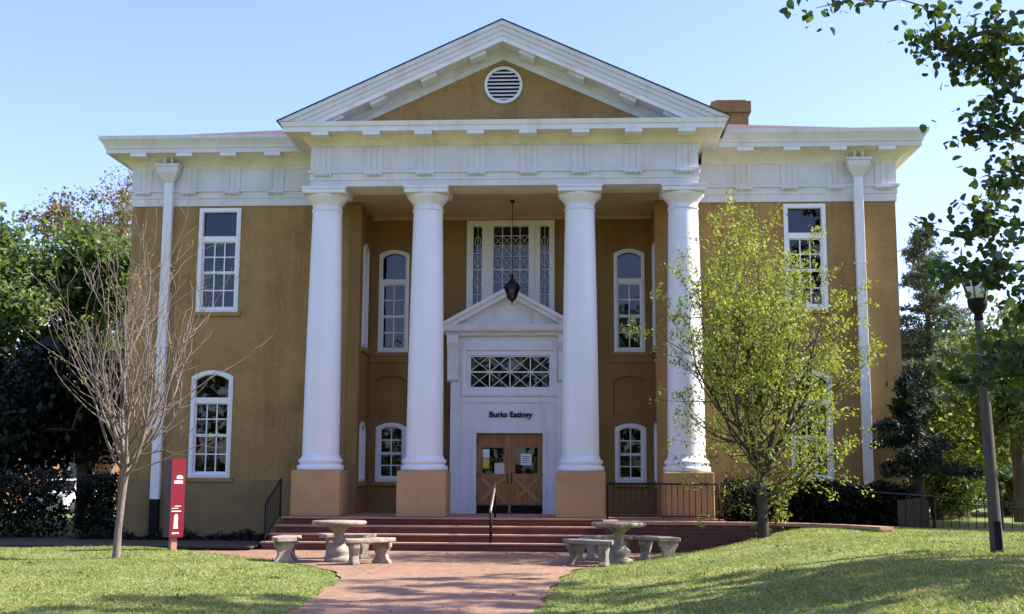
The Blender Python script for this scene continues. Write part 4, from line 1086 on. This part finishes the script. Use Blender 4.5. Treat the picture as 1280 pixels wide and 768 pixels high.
# ---------------------------------------------------------------- far left house and car
def house(name, label, x0, x1, y0, y1, h, wx):
    t_ = thing(name, label, 'house', ((x0+x1)/2, y0, -.2))
    MB().panel(rect(x0, x1, -.6, h), [rect(wx, wx+1.1, .9, 2.4)], y0, y0+.3, mpH).box(x1-.3, x1, y0+.3, y1, -.6, h).build('wall', 'house_brick', t_)
    MB().add([(x0-.4, y0-.4, h), (x1+.4, y0-.4, h), (x1+.4, y1, h), (x0-.4, y1, h), (x0+2, (y0+y1)/2, h+2), (x1-2, (y0+y1)/2, h+2)], [(0, 1, 5, 4), (1, 2, 5), (2, 3, 4, 5), (3, 0, 4), (0, 3, 2, 1)]).build('roof', 'roof', t_)
    hw = MB().panel(rect(wx-.02, wx+1.12, .88, 2.42), [rect(wx+.08, wx+1.02, .98, 2.32)], y0-.04, y0+.1, mpH).build('window', 'winwhite', t_)
    MB().panel(rect(wx+.05, wx+1.05, .95, 2.35), [], y0+.04, y0+.05, mpH).build('pane', 'glass', hw)
mpH = lambda u, v, w_: (u, w_, v)
house('brick_house', 'shaded brown house low behind the left trees', -36, -22.6, 23, 29, 3.4, -26.5)
house('brick_house', 'sunlit orange house wall glimpsed between the left tree trunks', -29, -21.6, 33, 44, 5.0, -24)

def car():
    cx, cy = -18.4, 20.0
    t_ = thing('parked_car', 'small white car parked far behind the left tree trunks', 'car', (cx, cy, -.1), rz=0)
    prof = [(-2.0, .3), (-2.0, .75), (-1.9, .85), (-1.1, .95), (-.55, 1.42), (.75, 1.45), (1.35, 1.0), (1.95, .9), (2.05, .7), (2.05, .3)]
    mp_ = lambda u, v, w_: (cx+w_, cy+u, v-.1)
    MB().panel(prof, [], -.82, .82, mp_).build('body', 'carpaint', t_, bevel=.05)
    g = MB()
    g.panel([(-.95, 1.0), (-.5, 1.36), (.7, 1.38), (1.15, 1.02)], [], .822, .83, mp_); g.panel([(-.95, 1.0), (-.5, 1.36), (.7, 1.38), (1.15, 1.02)], [], -.83, -.822, mp_)
    g.add([mp_(-1.06, 1.0, -.7), mp_(-1.06, 1.0, .7), mp_(-.62, 1.38, .65), mp_(-.62, 1.38, -.65)], [(0, 1, 2, 3)]); g.build('windows', 'sign_dark', t_)
    for y in (-1.3, 1.3):
        for s in (-1, 1):
            MB().tube([(cx+s*.68, cy+y, .2), (cx+s*.86, cy+y, .2)], .31, 16).build('wheel', 'rubber', t_)
    for s in (-1, 1): MB().box(cx+s*.62-.14, cx+s*.62+.14, cy-2.03, cy-2.0, .5, .66).build('headlight', 'lampglass', t_)
car()

# woodland across the street behind the viewer; the windows mirror it
def woodland():
    rng = np.random.default_rng(77); lob = []
    for i in range(34):
        x = -60+122*i/33+rng.normal()*1.5; y = -62+rng.normal()*4; h = 10+6*rng.random()
        lob.append((x, y, h*.55, 3.6+rng.random(), 3, h*.45))
    for i in range(40): lob.append((-60+3.05*i, -56+rng.normal()*2, 1.3, 3.2, 1.6, 1.7))
    P = blob_points(rng, 40000, lob); V, I_ = leaves(P, .75, rng, .1, .7)
    struct(np_mesh('woodland', V, I_, LM['mag']), 'stuff')
woodland()

# dry leaves lying about on grass and paving, and low weeds in the turf
def litter():
    rng = np.random.default_rng(31); n = 1500; d = 9.5+rng.random(n)*15; lat = (rng.random(n)*2-1)*.48*d
    x = 1.6792+lat*math.cos(TH)-d*math.sin(TH); y = -26.279+lat*math.sin(TH)+d*math.cos(TH)
    k = (y < -1.9) & ~((x < -4.4) & (y > -2.1)); x, y = x[k], y[k]
    z = np.where((x > path_l(y)) & (x < path_r(y)), .03, ground_z(x, y)+.03)
    V, I_ = leaves(np.stack([x, y, z], -1), .06, rng, 0, .6, .3, .25)
    V[:, 2] = (V[:, 2]-np.repeat(z, 4))*.35+np.repeat(z, 4)
    struct(np_mesh('fallen_leaves', V, I_, leafmat('dry leaves', [(.20, .115, .05), (.13, .075, .035), (.27, .17, .08), (.09, .055, .03)], .15, .7, .8)), 'stuff')
    n = 90; c = rng.random((n, 2)); d = 10+c[:, 0]*13; lat = (c[:, 1]*2-1)*.48*d
    x = 1.6792+lat-d*math.sin(TH); y = -26.279+d; k = ((x < path_l(y)-.15) | (x > path_r(y)+.15)) & (y < -2.6); x, y = x[k], y[k]
    x = np.repeat(x, 14)+rng.normal(size=len(x)*14)*.07; y = np.repeat(y, 14)+rng.normal(size=len(y)*14)*.07
    V, I_ = leaves(np.stack([x, y, ground_z(x, y)+.03+.01*rng.random(len(x))], -1), .05, rng, -.2, .45)
    struct(np_mesh('lawn_weeds', V, I_, leafmat('weed leaves', [(.06, .11, .03), (.09, .15, .035), (.12, .17, .05)], .35, .5, .8)), 'stuff')
litter()
